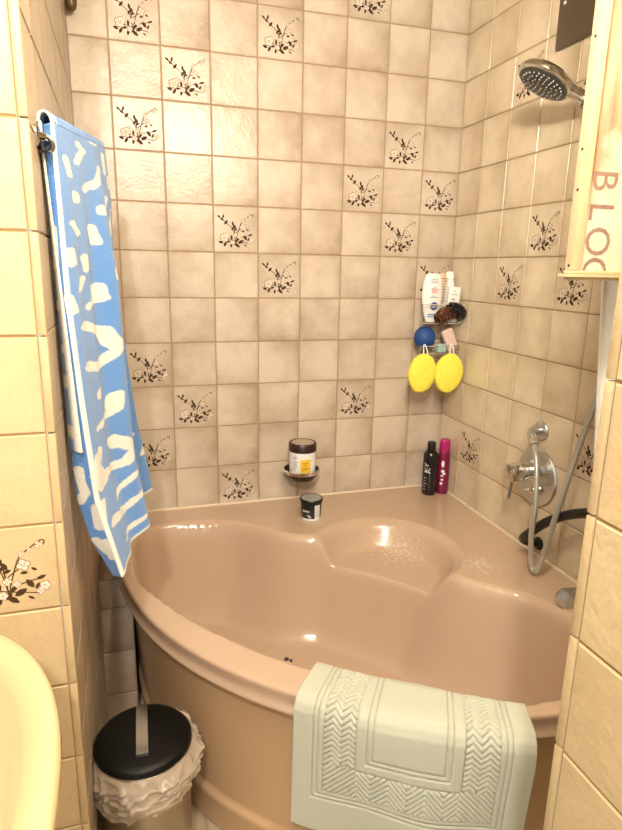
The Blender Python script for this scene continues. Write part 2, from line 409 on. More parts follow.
# right return facing -x
uq = [-YR+.012+.15*k for k in range(0, 8)]
tiled_wall('wall_front_right', C5, (XR, 0, 0), (0, -1, 0), (0, 0, 1), (-1, 0, 0), uq, rows, ())
def edge_trim(name, c, sx, sy):
    bm = bmesh.new()
    for a, b in zip(rows, rows[1:]): add_box(bm, (c[0], c[1], (a+b)/2), (sx, sy, b-a-.002), .003)
    o = obj(name, bm, M['tile_warm_lit']); o['kind'] = 'structure'
edge_trim('trim_1', (XL+.0005, YP+.0055, 0), .0125, .0155)
edge_trim('trim_2', (XR+.006, YR-.0045, 0), .016, .012)
# hidden back of the right return, floor, ceiling
bm = bmesh.new(); add_box(bm, (XR/2+.008, YR+.004, CEIL/2), (-XR-.016, .006, CEIL)); o = obj('wall_front_right_side', bm, M['plaster'], smooth=False); o['kind'] = 'structure'
fl = tiled_wall('floor', [M['floor_tile'], M['grout'], M['leaf'], M['petal'], M['outline']], (0, 0, -.0022), (1, 0, 0), (0, 1, 0), (0, 0, 1), [-2.4]+[-2.26+.2*k for k in range(0, 12)]+[0], [-3.2]+[-3.06+.2*k for k in range(0, 16)]+[0])
bm = bmesh.new(); add_box(bm, (-1.2, -1.6, CEIL+.02), (2.4, 3.2, .04)); o = obj('ceiling', bm, M['plaster'], smooth=False); o['kind'] = 'structure'
# tiled stub that closes the gap between the tub's end and the left wall
tiled_wall('wall_nook', W5, (0, -.365, 0), (1, 0, 0), (0, 0, 1), (0, -1, 0), [XL, XL+.095], [0, Z0-.45, Z0-.3, Z0-.15, Z0-.055], ())
bm = bmesh.new(); add_box(bm, (XL+.046, -.19, (Z0-.057)/2), (.090, .33, Z0-.057)); o = obj('wall_nook_core', bm, M['tile'], smooth=False); o['kind'] = 'structure'

# ------------------------------------------------------------------ bathtub (quarter round corner tub)
RO = 1.383
def outer(th):
    """rim distance from the corner at angle th (0 = along right wall .. measured from -x axis towards -y)"""
    c, s = math.cos(th), math.sin(th); lim = 1.302
    r = RO
    p = 14
    rx = lim/max(c, 1e-6); ry = lim/max(s, 1e-6)
    return (r**-p*1.0+rx**-p+ry**-p)**(-1/p)*1.004 if True else r
def catmull(pts, sub=10):
    P = [Vector((x, y, 0)) for x, y in pts]; n = len(P); out = []
    for i in range(n):
        p0, p1, p2, p3 = P[i-1], P[i], P[(i+1) % n], P[(i+2) % n]
        for k in range(sub):
            t = k/sub; v = .5*((2*p1)+(p2-p0)*t+(2*p0-5*p1+4*p2-p3)*t*t+(3*p1-p0-3*p2+p3)*t**3); out.append((v.x, v.y))
    return out
half = [(1.205, .36), (1.20, .24), (1.165, .165), (1.09, .135), (.97, .14), (.87, .17), (.795, .235), (.73, .30), (.665, .335), (.60, .36), (.535, .41)]
front = [(1.288*math.cos(a), 1.288*math.sin(a)) for a in np.radians(np.linspace(68.5, 21.5, 13))]
POLY = np.array(catmull(half + [(.468, .468)] + [(b, a) for a, b in half[::-1]] + front, 8))
def sdf(Q):
    """signed distance (positive inside) of points Q to the bowl outline"""
    A = POLY; B = np.roll(A, -1, 0); d2 = np.full(len(Q), 1e9); ins = np.zeros(len(Q), bool)
    for a, b in zip(A, B):
        ab = b-a; t = np.clip(((Q-a)@ab)/(ab@ab), 0, 1); e = Q-(a+t[:, None]*ab); d2 = np.minimum(d2, (e**2).sum(1))
        c = ((a[1] > Q[:, 1]) != (b[1] > Q[:, 1])); xi = a[0]+(Q[:, 1]-a[1])/(b[1]-a[1]+1e-12)*ab[0]; ins ^= (c & (Q[:, 0] < xi))
    d = np.sqrt(d2); return np.where(ins, d, -d)
def sst(t): t = np.clip(t, 0, 1); return t*t*(3-2*t)
nt_, nr_ = 190, 210
TH = np.radians(np.linspace(0, 90, nt_)); T01 = np.linspace(0, 1, nr_)
Q = np.array([[(outer(t)*r*math.cos(t), outer(t)*r*math.sin(t)) for r in T01] for t in TH])
Qf = Q.reshape(-1, 2); dm = sdf(Qf)
DEPTH = .325
# bowl: crisp upper edge, steep wall, wide fillet to the floor
rad = np.hypot(Qf[:, 0], Qf[:, 1])
wid = .135-.060*sst((rad-.95)/.25)
tt = np.clip((dm+.008)/wid, 0, 1)
fm = np.where(tt < .14, .5*(tt/.14)**2*.16, .08+(1-(1-(tt-.14)/.86)**1.9)*.92)
pp, qq = (Qf[:, 0]+Qf[:, 1])/math.sqrt(2), (Qf[:, 0]-Qf[:, 1])/math.sqrt(2)
# corner seat: a shallow rounded recess that opens to the bowl
pc = np.maximum(0, .655-pp); ds = 1-np.sqrt((pc/.225)**2+((qq+.03)/.232)**2)
fs = sst((ds+.03)/.36)
k = .04
za, zb = DEPTH*fm, .088*fs*(1-sst((pp-.80)/.12))
h = np.clip(.5+.5*(za-zb)/k, 0, 1); dep = zb+(za-zb)*h+k*h*(1-h)*.5
dep = np.where((za < .0005) & (zb < .0005), 0, dep)
zz = Z0-dep
# floor of the bowl has a very slight fall
verts = [(-Qf[i, 0], -Qf[i, 1], zz[i]) for i in range(len(Qf))]
tub = empty('bathtub', (-.7, -.7, 0), 'beige quarter-round corner bathtub with moulded seat, filling the tiled alcove', 'bathtub')
# rim rolls over and drops: continue every ray outward and down
prof = [(.003, -.0007), (.0055, -.0022), (.0072, -.0045), (.0078, -.0075), (.0070, -.014), (.0052, -.026), (.0056, -.036), (.0085, -.044), (.0105, -.048), (.0108, -.052), (.0090, -.056), (.002, -.060), (-.012, -.064), (-.020, -.074)]
allp = []
for i, t in enumerate(TH):
    rowp = [verts[i*nr_+j] for j in range(nr_-3)]
    ro = outer(t)-.010
    rowp.append((-ro*math.cos(t), -ro*math.sin(t), Z0))
    for dr, dz in prof: rowp.append((-(ro+dr)*math.cos(t), -(ro+dr)*math.sin(t), Z0+dz))
    allp.append(rowp)
me = grid_mesh('tub_shell', allp); link('tub_shell', me, M['acrylic'], tub)
pan = [(-.034, -.066), (-.030, -.076), (-.030, -.082), (-.040, -.090), (-.043, -.105), (-.050, -.25), (-.062, -.425), (-.062, -.433), (-.055, -.440), (-.052, -.447), (-.052, -.455), (-.056, -.468), (-.062, -.545)]
ap = []
for i in range(nt_):
    t = TH[i]; ro = min(outer(t), RO)
    ap.append([(-(ro+dr)*math.cos(t), -(ro+dr)*math.sin(t), Z0+dz) for dr, dz in pan])
tub_ap = [r for r in ap if -r[0][0] < 1.288 and -r[0][1] < 1.30]
link('front_panel', grid_mesh('front_panel', tub_ap), M['acrylic_pan'], tub)
bm = bmesh.new(); add_tube(bm, [(-1.30, -.004, Z0+.001), (-.006, -.004, Z0+.001), (-.006, -1.30, Z0+.001)], .0055, 8, smooth=False)
o = obj('sealant_bead', bm, M['seal'], tub); o['label'] = 'cream sealant line along the walls'
bm = bmesh.new()
for a, r in ((46.6, .006), (47.1, .004)):
    a = math.radians(a); add_lathe(bm, (-1.288*math.cos(a), -1.288*math.sin(a), Z0-.003), [(0, .0), (r, .001), (r*.8, .004), (0, .005)], seg=9)
o = obj('chipped_spot', bm, M['dark_glass'], tub); o['label'] = 'small dark chips on the inner edge of the rim'

# ------------------------------------------------------------------ bath mat over the rim
def mat_path():
    P = [(1.262, -.040), (1.272, -.012), (1.284, .004), (1.296, .0075), (1.33, .0075), (1.365, .0075), (1.382, .005), (1.392, -.004), (1.3975, -.018), (1.399, -.04), (1.400, -.292)]
    out = [(P[0][0], P[0][1], 0.)]
    for a, b in zip(P, P[1:]):
        l = math.hypot(b[0]-a[0], b[1]-a[1]); n = max(1, round(l/.0021))
        for k in range(1, n+1):
            t = k/n; out.append((a[0]+(b[0]-a[0])*t, a[1]+(b[1]-a[1])*t, out[-1][2]+l/n))
    return out
mp_ = mat_path(); sE = mp_[-1][2]
thc, HW = math.radians(59.55), .2345
nU = 240
def tri(x): return np.abs(((x) % 1.0)*2-1)
def mat_height(x, v):
    """x from the centre line, v distance up from the hanging edge; relief of the towelling"""
    ax = abs(x); h = .0045
    s = ax                     # lateral bands
    e = max(ax-0, 0)
    vb = v
    # distance outward from the plain centre panel (square-cornered rings)
    dx, dv = ax-.070, .205-vb
    d = max(dx, dv)
    if d < 0: return h+.0008 + (-.0016 if -.0035 < d else 0)
    def groove(d, c, w=.0022): return -.0032*math.exp(-((d-c)/w)**2)
    h += groove(d, .0)+groove(d, .012)+groove(d, .034)
    if .034 <= d < .100:
        if dx > dv:              # side zone: zigzag rows
            ph = (v/.0125) + 1.25*tri(x/.0335)
        else:                    # lower zone: tall chevrons across
            ph = (v/.0125) + 3.0*tri(x/.072)
        if min(dx, dv) > .030: ph = (v+ax)/.0125
        c = math.cos(2*PI*ph)
        return h + .0029*c - .0014
    h += groove(d, .100)+groove(d, .112)+groove(d, .122)
    return h
rows_m = []
for i in range(nU+1):
    u = -1+2*i/nU; x = u*HW; rowp = []
    for j, (r, z, s) in enumerate(mp_):
        v = sE-s
        j0, j1 = max(j-1, 0), min(j+1, len(mp_)-1)
        tr, tz = mp_[j1][0]-mp_[j0][0], mp_[j1][1]-mp_[j0][1]; l = math.hypot(tr, tz); nr, nz = -tz/l, tr/l
        if nr < 0 and z < -.05: nr, nz = -nr, -nz
        hh = mat_height(x, v)
        hang = max(0, -z-.05)
        wave = hang*.03*math.sin(u*5.2+.8)
        slip = .042*max(0, u)*max(0, 1-s/.10)
        edge = .006*math.sin(u*4+1)*0
        rr = r + nr*hh + wave + slip
        z2 = z + nz*hh - (.004*math.sin(u*7)*hang/.3 if hang else 0)
        th = thc + x*(1-((.018+.22*hang) if x > 0 else 0))/1.385 - math.radians(.35)*(1-hang/.26 if hang else 1)*0
        rowp.append((-rr*math.cos(th), -rr*math.sin(th), Z0+z2))
    rows_m.append(rowp)
me = grid_mesh('bath_mat', rows_m)
bmat = link('bath_mat', me, M['mat_green'])
sm = bmat.modifiers.new('thick', 'SOLIDIFY'); sm.thickness = .0035; sm.offset = -1
tag(bmat, 'pale sage green bath mat with zigzag relief draped over the tub rim', 'bath mat')
bm = bmesh.new()
a = thc-HW/1.385+.055
add_box(bm, (-1.402*math.cos(a), -1.402*math.sin(a), Z0-.316), (.022, .0016, .022), .0005, Matrix.Rotation(math.atan2(-math.cos(a), math.sin(a))*-1+PI*.0, 3, 'Z') @ Matrix.Rotation(.6, 3, 'Y'))
o = obj('care_tag', bm, M['tag'], bmat); o['label'] = 'pale green care tag under the lower hem'

# ------------------------------------------------------------------ beach towel on the rail at the left wall
zt = [1.075, .958, .795, .618, .425, .26]; Lx = [-1.289, -1.288, -1.287, -1.277, -1.262, -1.224]
tL = [(1.075-z)/.815 for z in zt]
zr = [1.115, 1.004, .697, .463, .268]; Rx = [-1.219, -1.205, -1.194, -1.182, -1.158]
tR = [(1.115-z)/.847 for z in zr]
BLOBS = [([(0.37, 0.02), (0.45, 0.03), (0.3, 0.06)], 4), ([(0.65, 0.0), (0.75, 0.0)], 3), ([(0.7, 0.06), (0.59, 0.095), (0.39, 0.115)], 4.5), ([(0.9, 0.02), (0.88, 0.065)], 3.5), ([(0.97, 0.075), (0.95, 0.1)], 3), ([(0.57, 0.155), (0.57, 0.165)], 4.5), ([(0.45, 0.2), (0.48, 0.235)], 4), ([(0.93, 0.16), (0.78, 0.22)], 4.5), ([(0.28, 0.265), (0.3, 0.29)], 5), ([(0.94, 0.27), (0.88, 0.29)], 5), ([(0.72, 0.295), (0.62, 0.305), (0.61, 0.325)], 3.5), ([(0.78, 0.345), (0.71, 0.37)], 3), ([(0.43, 0.34), (0.46, 0.37), (0.28, 0.375)], 5), ([(0.96, 0.375), (0.9, 0.42), (0.95, 0.485)], 4), ([(0.21, 0.13), (0.22, 0.14)], 5), ([(0.04, 0.245), (0.06, 0.27)], 4), ([(0.0, 0.34), (0.02, 0.37)], 4), ([(0.14, 0.41), (0.43, 0.445), (0.53, 0.5), (0.36, 0.53), (0.13, 0.5)], 5), ([(0.8, 0.535), (0.65, 0.555), (0.62, 0.6)], 4.5), ([(0.86, 0.635), (0.86, 0.655)], 7), ([(0.45, 0.615), (0.43, 0.655), (0.2, 0.655)], 5), ([(0.28, 0.58), (0.28, 0.59)], 4.5), ([(0.74, 0.755), (0.89, 0.725)], 5), ([(0.36, 0.72), (0.55, 0.77), (0.46, 0.8), (0.19, 0.77)], 5), ([(0.11, 0.705), (0.05, 0.74), (0.12, 0.785)], 6), ([(0.91, 0.805), (0.69, 0.83)], 4), ([(0.87, 0.895), (0.85, 0.915)], 4), ([(0.58, 0.895), (0.35, 0.91), (0.11, 0.88)], 5), ([(0.0, 0.815), (-0.06, 0.865)], 6), ([(-0.05, 0.905), (-0.05, 0.945)], 5), ([(1.05, 0.85), (1.02, 0.875)], 4),
         ([(-.16, .2), (-.17, .26)], 5), ([(.12, .06), (.16, .09)], 4), ([(.78, .13), (.72, .15)], 4), ([(.66, .42), (.74, .45)], 4), ([(.12, .19), (.2, .21)], 4), ([(.7, .66), (.62, .70)], 4), ([(.66, .93), (.8, .95)], 4), ([(.25, .96), (.45, .965)], 4), ([(.8, .47), (.9, .5)], 3.5), ([(.3, .86), (.5, .84)], 4), ([(.15, .33), (.2, .31)], 4), ([(-.14, .5), (-.2, .55)], 5), ([(-.15, .72), (-.12, .78), (-.2, .8)], 5), ([(-.16, .9), (-.1, .93)], 5)]
BLUE, WHITE = np.array((.085, .235, .57)), np.array((.66, .66, .60))
def towel_color(u, v):
    """woven pattern: pale leopard spots on blue; u across (near edge = 0), v down"""
    # work in centimetres so the spots are even; the visible width narrows in view only
    wob = .25*noise.noise(Vector((u*14, v*26, 3.1)))
    best = 9
    for pts, r in BLOBS:
        for a, b in zip(pts, pts[1:]):
            ax, ay, bx, by = a[0]*.13, a[1], b[0]*.13, b[1]
            px, py = u*.13, v
            dx, dy = bx-ax, by-ay; t = max(0, min(1, ((px-ax)*dx+(py-ay)*dy)/(dx*dx+dy*dy+1e-9)))
            d = math.hypot(px-ax-dx*t, py-ay-dy*t)/(r*.00165)
            best = min(best, d)
    s = max(0, min(1, (1.0+wob*1.2-best)/.10+.5))
    return BLUE*(1-s)+WHITE*s
def lay(name, nu, nv, posf, colf):
    pts = [[posf(i/(nu-1), j/(nv-1)) for j in range(nv)] for i in range(nu)]
    pts = [[(p[0], p[1], p[2]+Z0) for p in r] for r in pts]
    me = grid_mesh(name, pts)
    ca = me.color_attributes.new('pattern', 'FLOAT_COLOR', 'POINT')
    ca.data.foreach_set('color', [c for i in range(nu) for j in range(nv) for c in (*colf(i/(nu-1), j/(nv-1)), 1)])
    return me
UA, UB = -.22, 1.0
def front_pos(i, j):
    u = UA+(UB-UA)*i; v = j
    l = Vector((np.interp(v, tL, Lx), -.95, np.interp(v, tL, zt)))
    r = Vector((np.interp(v, tR, Rx), -.50, np.interp(v, tR, zr)))
    if u >= 0:
        p = l.lerp(r, u)
        am = min(1, v*3)*(1-.2*v)
        p.x += am*(.015*math.sin(u*11+.6+v*1.5)+.008*math.sin(u*23+v*3))*min(1, u*4)+.012*math.sin(PI*u)*am
        if v < .03: p.z -= 0
    else:
        g = float(sst(np.array((v-.42)/.35))); k = -u/.22
        k2 = k*(.35+.65*g)
        p = l+Vector((-.034*k2*(1-.5*max(0, v-.9)/.1), .022*k2+.02*k*0, -.006*k2))
        p.x = max(p.x, XL+.010)
    return p
def front_col(i, j):
    u = UA+(UB-UA)*i
    if -.02 < u < .018: return WHITE*1.08
    if j > .992 and u > .02: return WHITE
    return towel_color(u, j)
towel = empty('beach_towel', (-1.26, -.72, Z0), 'blue and white leopard spotted towel hanging from the rail on the left wall', 'towel')
me = lay('front_fall', 130, 330, front_pos, front_col)
tf = link('front_fall', me, M['towel'], towel); s = tf.modifiers.new('t', 'SOLIDIFY'); s.thickness = .004; s.offset = 0
# the fold over the rail and the back fall against the wall
def back_pos(i, j):
    u = i
    rodL, rodR = Vector((-1.2935, -.95, 1.055)), Vector((-1.232, -.50, 1.092))
    rod = rodL.lerp(rodR, u); top = front_pos((u-UA)/(UB-UA), 0)
    if j < .10:
        a = j/.10*PI
        c = (Vector((top.x-.011, top.y, top.z)))
        return c+Vector((.011*math.cos(a), 0, .017*math.sin(a)))
    t = (j-.10)/.90
    c = Vector((top.x-.022, top.y, top.z))
    zb_ = .522
    x = c.x+(.004 if t > .1 else 0)
    p = Vector((max(XL+.006, x-.006*t), c.y, c.z+(zb_-c.z)*t))
    if u < .06: p.x = max(p.x, XL+.006)+.026*t*(1-u/.06)**1.5; p.y -= .012*(1-u/.06)
    p.x = max(XL+.006, p.x+.004*math.sin(u*14)*t)
    return p
def back_col(i, j):
    if i < .022 or .045 < i < .06: return WHITE*1.05
    return towel_color(i*1.4+.3, 1-j*.6) if j > .1 else BLUE
me = lay('back_fall', 70, 200, back_pos, back_col)
tb = link('back_fall', me, M['towel'], towel); s = tb.modifiers.new('t', 'SOLIDIFY'); s.thickness = .004; s.offset = 0
# rail
rail = empty('towel_rail', (XL, -.95, 1.0+Z0), 'chrome towel rail on the left alcove wall, under the spotted towel', 'towel rail')
bm = bmesh.new(); add_tube(bm, [(-1.3005, -.985, 1.048+Z0), (-1.232, -.48, 1.090+Z0)], .0065, 14, smooth=False); obj('rail_bar', bm, M['chrome'], rail)
for y, z in ((-.995, 1.048), (-.47, 1.09)):
    bm = bmesh.new()
    xx = -1.3005 if y < -.9 else -1.232
    add_lathe(bm, (XL+.0022, y, z+Z0), [(.016, 0), (.016, .004), (.013, .0065), (.0, .0065)], (1, 0, 0), 24)
    add_tube(bm, [(XL+.004, y, z+Z0), (xx, y+(.01 if y < -.9 else -.01), z+Z0)], .006, 12, smooth=False)
    obj('bracket', bm, M['chrome'], rail)
bm = bmesh.new(); add_lathe(bm, (-1.2985, -.972, 1.038+Z0), [(.0095, -.012), (.0125, -.012), (.0125, .012), (.0095, .012)], (.15, 1, .08), 20, closed_ends=False)
o = obj('rail_end_ring', bm, M['black_gloss'], rail); o['label'] = 'black ring at the near end'

# ------------------------------------------------------------------ washbasin
basin = empty('washbasin', (-1.57, -1.5, Z0+.1), 'cream oval washbasin at the lower left, mounted on the tiled wall', 'washbasin')
def basin_pt(a, sx, sy, z):
    c, s = math.cos(a), math.sin(a); e = 2/2.3
    x = math.copysign(abs(c)**e, c)*sx; y = math.copysign(abs(s)**e, s)*sy
    return (-1.57+x, min(-1.5+y, YP-.0035), z+Z0)
pr_o = [(.10, .14, .06), (.17, .24, .10), (.235, .335, .17), (.268, .385, .24), (.279, .398, .275), (.282, .401, .292), (.280, .399, .302), (.274, .393, .307), (.262, .381, .306), (.245, .362, .298), (.236, .352, .285), (.22, .33, .24), (.18, .27, .19), (.11, .16, .165), (.03, .04, .16)]
na = 96
bp_ = [[basin_pt(2*PI*k/na, *p) for p in pr_o] for k in range(na)]
link('bowl', grid_mesh('bowl', bp_, wrap=True), M['ceramic'], basin)
bm = bmesh.new(); add_lathe(bm, (-1.60, -1.32, 0), [(.11, .001), (.115, .01), (.10, .05), (.085, .3), (.09, .52), (.12, .605)], seg=40, sy=1.2); obj('pedestal', bm, M['ceramic'], basin)
bm = bmesh.new(); add_lathe(bm, (-1.57, -1.5, Z0+.159), [(.034, 0), (.034, .003), (.024, .005), (.018, .002), (0, .002)], seg=32); obj('drain', bm, M['chrome'], basin)

# ------------------------------------------------------------------ waste bin and liner
BX, BY, BR, BH = -1.203, -.887, .103, .372
bin_ = empty('waste_bin', (BX, BY, 0), 'round steel waste bin with black lid on the floor beside the tub', 'waste bin')
bm = bmesh.new(); add_lathe(bm, (BX, BY, 0), [(BR-.006, .0), (BR-.003, .004), (BR-.003, BH-.02), (BR-.006, BH-.018), (BR-.006, .012), (0, .010)], seg=64); obj('body', bm, M['steel'], bin_)
bm = bmesh.new(); add_lathe(bm, (BX, BY, 0), [(BR-.002, .0002), (BR-.0005, .003), (BR-.0005, .016), (BR-.0025, .018)], seg=64, closed_ends=False); o = obj('base_band', bm, M['black'], bin_); o['label'] = 'black band around the foot'
bm = bmesh.new(); add_lathe(bm, (BX, BY, BH), [(BR+.001, -.012), (BR+.003, -.008), (BR+.003, .002), (BR-.002, .008), (BR-.012, .012), (BR*.6, .019), (BR*.3, .022), (0, .023)], seg=64)
lid = obj('lid', bm, M['black_matt'], bin_); lid['label'] = 'black lid'
bm = bmesh.new(); add_lathe(bm, (BX, BY, BH), [(BR+.002, -.014), (BR+.0045, -.013), (BR+.0045, -.008), (BR+.002, -.007)], seg=64, closed_ends=False); o = obj('rim_band', bm, M['chrome'], bin_); o['label'] = 'bright metal rim under the lid'
bm = bmesh.new()
dirv = Vector((BX+1.19, BY+2.07, 0)).normalized(); dirv = Vector((.02, 1, 0)).normalized(); side = Vector((dirv.y, -dirv.x, 0))
pts = []
for k in range(13):
    t = -.068+.155*k/12; rad = abs(t)/BR
    zz_ = BH+.0255-.0095*min(1, rad)**2.4 + (.002 if k else 0)
    pts.append((t, zz_))
vs = []
for t, z in pts:
    p = Vector((BX-.002, BY, z))+dirv*t
    vs.append([bm.verts.new(p+side*.0125), bm.verts.new(p-side*.0125), bm.verts.new(p-side*.0125+Vector((0, 0, -.005))), bm.verts.new(p+side*.0125+Vector((0, 0, -.005)))])
for a, b in zip(vs, vs[1:]):
    for k in range(4): bm.faces.new((a[k], a[(k+1) % 4], b[(k+1) % 4], b[k]))
bm.faces.new(vs[0]); bm.faces.new(vs[-1])
o = obj('lid_handle', bm, M['satin'], lid, autos=30); o['label'] = 'silver strip across the lid'
nseg, nh = 200, 56
lp = []
for k in range(nseg):
    a = 2*PI*k/nseg; rowp = []
    drop = .070+.024*math.sin(a*1+3.6)+.018*noise.noise(Vector((math.cos(a)*1.6, math.sin(a)*1.6, 2.)))+.012*noise.noise(Vector((math.cos(a)*6, math.sin(a)*6, 5.)))
    for j in range(nh):
        t = j/(nh-1)
        w = .006+.007*math.sin(PI*t)
        n1 = noise.noise(Vector((math.cos(a)*2.2+7, math.sin(a)*2.2, t*2.5)))
        n2 = noise.noise(Vector((math.cos(a)*5+3, math.sin(a)*5, t*5+a*.5)))
        n3 = 1-abs(noise.noise(Vector((math.cos(a)*3.5+11, math.sin(a)*3.5, t*2.5-a)))); n4 = 1-abs(noise.noise(Vector((math.cos(a)*2.5+21, math.sin(a)*2.5, t*4+a))))
        rr = BR+.004+(w+.007*(n1+.5)+.002*abs(n2)+.009*(n3**5-.3)+.008*(n4**6-.25))*min(1, t*5)
        if t > .86: rr -= .004*(t-.86)/.14
        x, y = BX+rr*math.cos(a), BY+rr*math.sin(a)
        x = max(x, XL+.004)
        rowp.append((x, y, BH-.010-drop*t))
    lp.append(rowp)
liner = link('bin_liner', grid_mesh('bin_liner', lp, wrap=True), M['film'])
tag(liner, 'crumpled translucent bag hanging over the edge of the round bin', 'bin liner')

# ------------------------------------------------------------------ shower fittings on the right wall
def Z(z): return Z0+z
valve = empty('shower_valve', (0, -.609, Z(.243)), 'round chrome shower mixer plate with lever knob on the right wall', 'shower valve')
bm = bmesh.new(); add_lathe(bm, (-.0028, -.609, Z(.243)), [(.092, 0), (.092, .003), (.088, .007), (.05, .0095), (0, .010)], (-1, 0, 0), 64); obj('plate', bm, M['satin'], valve)
bm = bmesh.new(); add_lathe(bm, (-.010, -.603, Z(.262)), [(.036, 0), (.034, .006), (.026, .010), (.025, .034), (.023, .036)], (-1, 0, 0), 40); obj('sleeve', bm, M['chrome'], valve)
bm = bmesh.new(); add_lathe(bm, (-.048, -.603, Z(.262)), [(.022, 0), (.0285, .002), (.0295, .006), (.0295, .050), (.027, .055), (.018, .056), (0, .0555)], (-1, 0, 0), 40); kn = obj('knob', bm, M['chrome'], valve)
bm = bmesh.new(); add_tube(bm, [(-.088, -.603, Z(.236)), (-.090, -.603, Z(.205)), (-.094, -.603, Z(.178))], .0042, 10); o = obj('lever', bm, M['chrome_dark'], kn); o['label'] = 'thin dark lever pointing down'
bm = bmesh.new(); add_lathe(bm, (-.012, -.634, Z(.212)), [(.019, 0), (.017, .006), (.011, .012), (.010, .026), (.006, .030), (0, .031)], (-1, 0, 0), 28)
add_tube(bm, [(-.034, -.634, Z(.212)), (-.038, -.606, Z(.203))], .005, 10, smooth=False); obj('diverter', bm, M['chrome'], valve)

out = empty('hose_outlet', (0, -.607, Z(.39)), 'chrome hose outlet with round rosette above the mixer plate', 'hose outlet')
bm = bmesh.new(); add_lathe(bm, (-.0028, -.607, Z(.390)), [(.031, 0), (.031, .003), (.028, .007), (.020, .010), (0, .010)], (-1, 0, 0), 36); obj('rosette', bm, M['satin'], out)
bm = bmesh.new(); add_tube(bm, [(-.010, -.607, Z(.390)), (-.038, -.610, Z(.392)), (-.052, -.622, Z(.388)), (-.056, -.640, Z(.372))], .0125, 16); obj('elbow', bm, M['satin'], out)
bm = bmesh.new(); d = Vector((-.004, -.018, -.020)).normalized(); add_lathe(bm, Vector((-.056, -.640, Z(.372)))-d*.004, [(.0135, 0), (.0148, .002), (.0148, .017), (.012, .020)], d, 12); obj('nut', bm, M['satin'], out)
hp = [(-.059, -.650, .360), (-.075, -.690, .315), (-.092, -.726, .215), (-.100, -.733, .12), (-.100, -.741, .055), (-.099, -.747, .026), (-.098, -.757, .0145), (-.097, -.770, .022), (-.095, -.785, .07), (-.093, -.806, .175), (-.088, -.834, .31), (-.080, -.860, .45), (-.070, -.880, .555), (-.058, -.900, .75), (-.050, -.890, 1.0), (-.045, -.84, 1.18), (-.048, -.772, 1.268)]
bm = bmesh.new(); add_tube(bm, [(x, y, Z(z)) for x, y, z in hp], .0078, 14, sub=12)
hose = obj('shower_hose', bm, M['hose']); tag(hose, 'grey flexible shower hose looping down from the outlet above the mixer', 'shower hose')
# fine winding rings of the hose along its visible length
# hand shower
hd = Vector((-.135, -.625, Z(1.325))); n = Vector((-.50, .08, -.86)).normalized()
hs = empty('hand_shower', hd, 'chrome hand shower head pointing down, high on the right wall', 'shower head')
dh = Vector((.80, -.52, -.35)); dh = (dh-n*dh.dot(n)).normalized()
bm = bmesh.new(); add_lathe(bm, hd, [(.060, .0), (.067, -.004), (.068, -.012), (.064, -.021), (.050, -.029), (.028, -.034), (0, -.035)], n, 56, sx=1.12, uvec=dh); obj('head_shell', bm, M['chrome'], hs)
bm = bmesh.new(); add_lathe(bm, hd, [(.0605, -.001), (.0605, .0015), (.054, .004), (0, .0055)], n, 48, sx=1.12, uvec=dh)
face = obj('spray_face', bm, M['dark_face'], hs); face['label'] = 'dark spray face with pale nozzles'
u = dh; v = n.cross(u)
bm = bmesh.new()
for ring, cnt in ((.012, 6), (.024, 12), (.036, 18), (.048, 24)):
    for k in range(cnt):
        a = 2*PI*k/cnt+ring*40
        add_lathe(bm, hd+u*(ring*1.12*math.cos(a))+v*(ring*math.sin(a))+n*.0035, [(.0026, 0), (.002, .004), (0, .0045)], n, 7)
o = obj('nozzle_ring', bm, M['grey_lid'], face)
bm = bmesh.new(); c0 = hd-n*.016
add_tube(bm, [c0+dh*.050, c0+dh*.085, c0+dh*.12+n*.004, c0+dh*.185+n*.012], .0145, 18, rfun=lambda t: .021-.007*min(1, t*2)); obj('handle', bm, M['chrome'], hs)
br = empty('shower_bracket', (0, -.70, Z(1.34)), 'dark chrome wall bracket holding the hand shower', 'bracket')
bm = bmesh.new(); add_lathe(bm, (-.0028, -.70, Z(1.338)), [(.026, 0), (.026, .005), (.02, .009), (0, .009)], (-1, 0, 0), 28); obj('wall_plate', bm, M['chrome_dark'], br)
hc = c0+dh*.125+n*.004
bm = bmesh.new(); add_tube(bm, [(-.008, -.70, Z(1.342)), (-.03, -.695, Z(1.352)), tuple(hc-n*.030-dh*.03)], .009, 14); add_tube(bm, [(-.008, -.70, Z(1.332)), tuple(hc-n*.022+dh*.012)], .007, 12); obj('arm', bm, M['chrome_dark'], br)
bm = bmesh.new(); add_lathe(bm, hc-dh*.016, [(.0165, 0), (.0215, .001), (.0215, .031), (.0165, .032)], dh, 24, closed_ends=False); obj('cradle', bm, M['chrome_dark'], br)

bm = bmesh.new(); add_tube(bm, [(-.004, -.652, Z(.040)), (-.034, -.646, Z(.046)), (-.062, -.652, Z(.062)), (-.072, -.685, Z(.095)), (-.072, -.755, Z(.162)), (-.070, -.83, Z(.215)), (-.064, -.90, Z(.25)), (-.04, -.955, Z(.272)), (-.004, -.968, Z(.278))], .0135, 18, sub=8)
gb = empty('grab_bar', (0, -.82, Z(.16)), 'black curved grab bar on the right wall under the mixer plate', 'grab bar')
obj('bar', bm, M['black'], gb)
for y, z in ((-.652, .040), (-.968, .278)):
    bm = bmesh.new(); add_lathe(bm, (-.0028, y, Z(z)), [(.021, 0), (.021, .004), (.015, .009), (.0135, .009)], (-1, 0, 0), 28); obj('flange', bm, M['black'], gb)

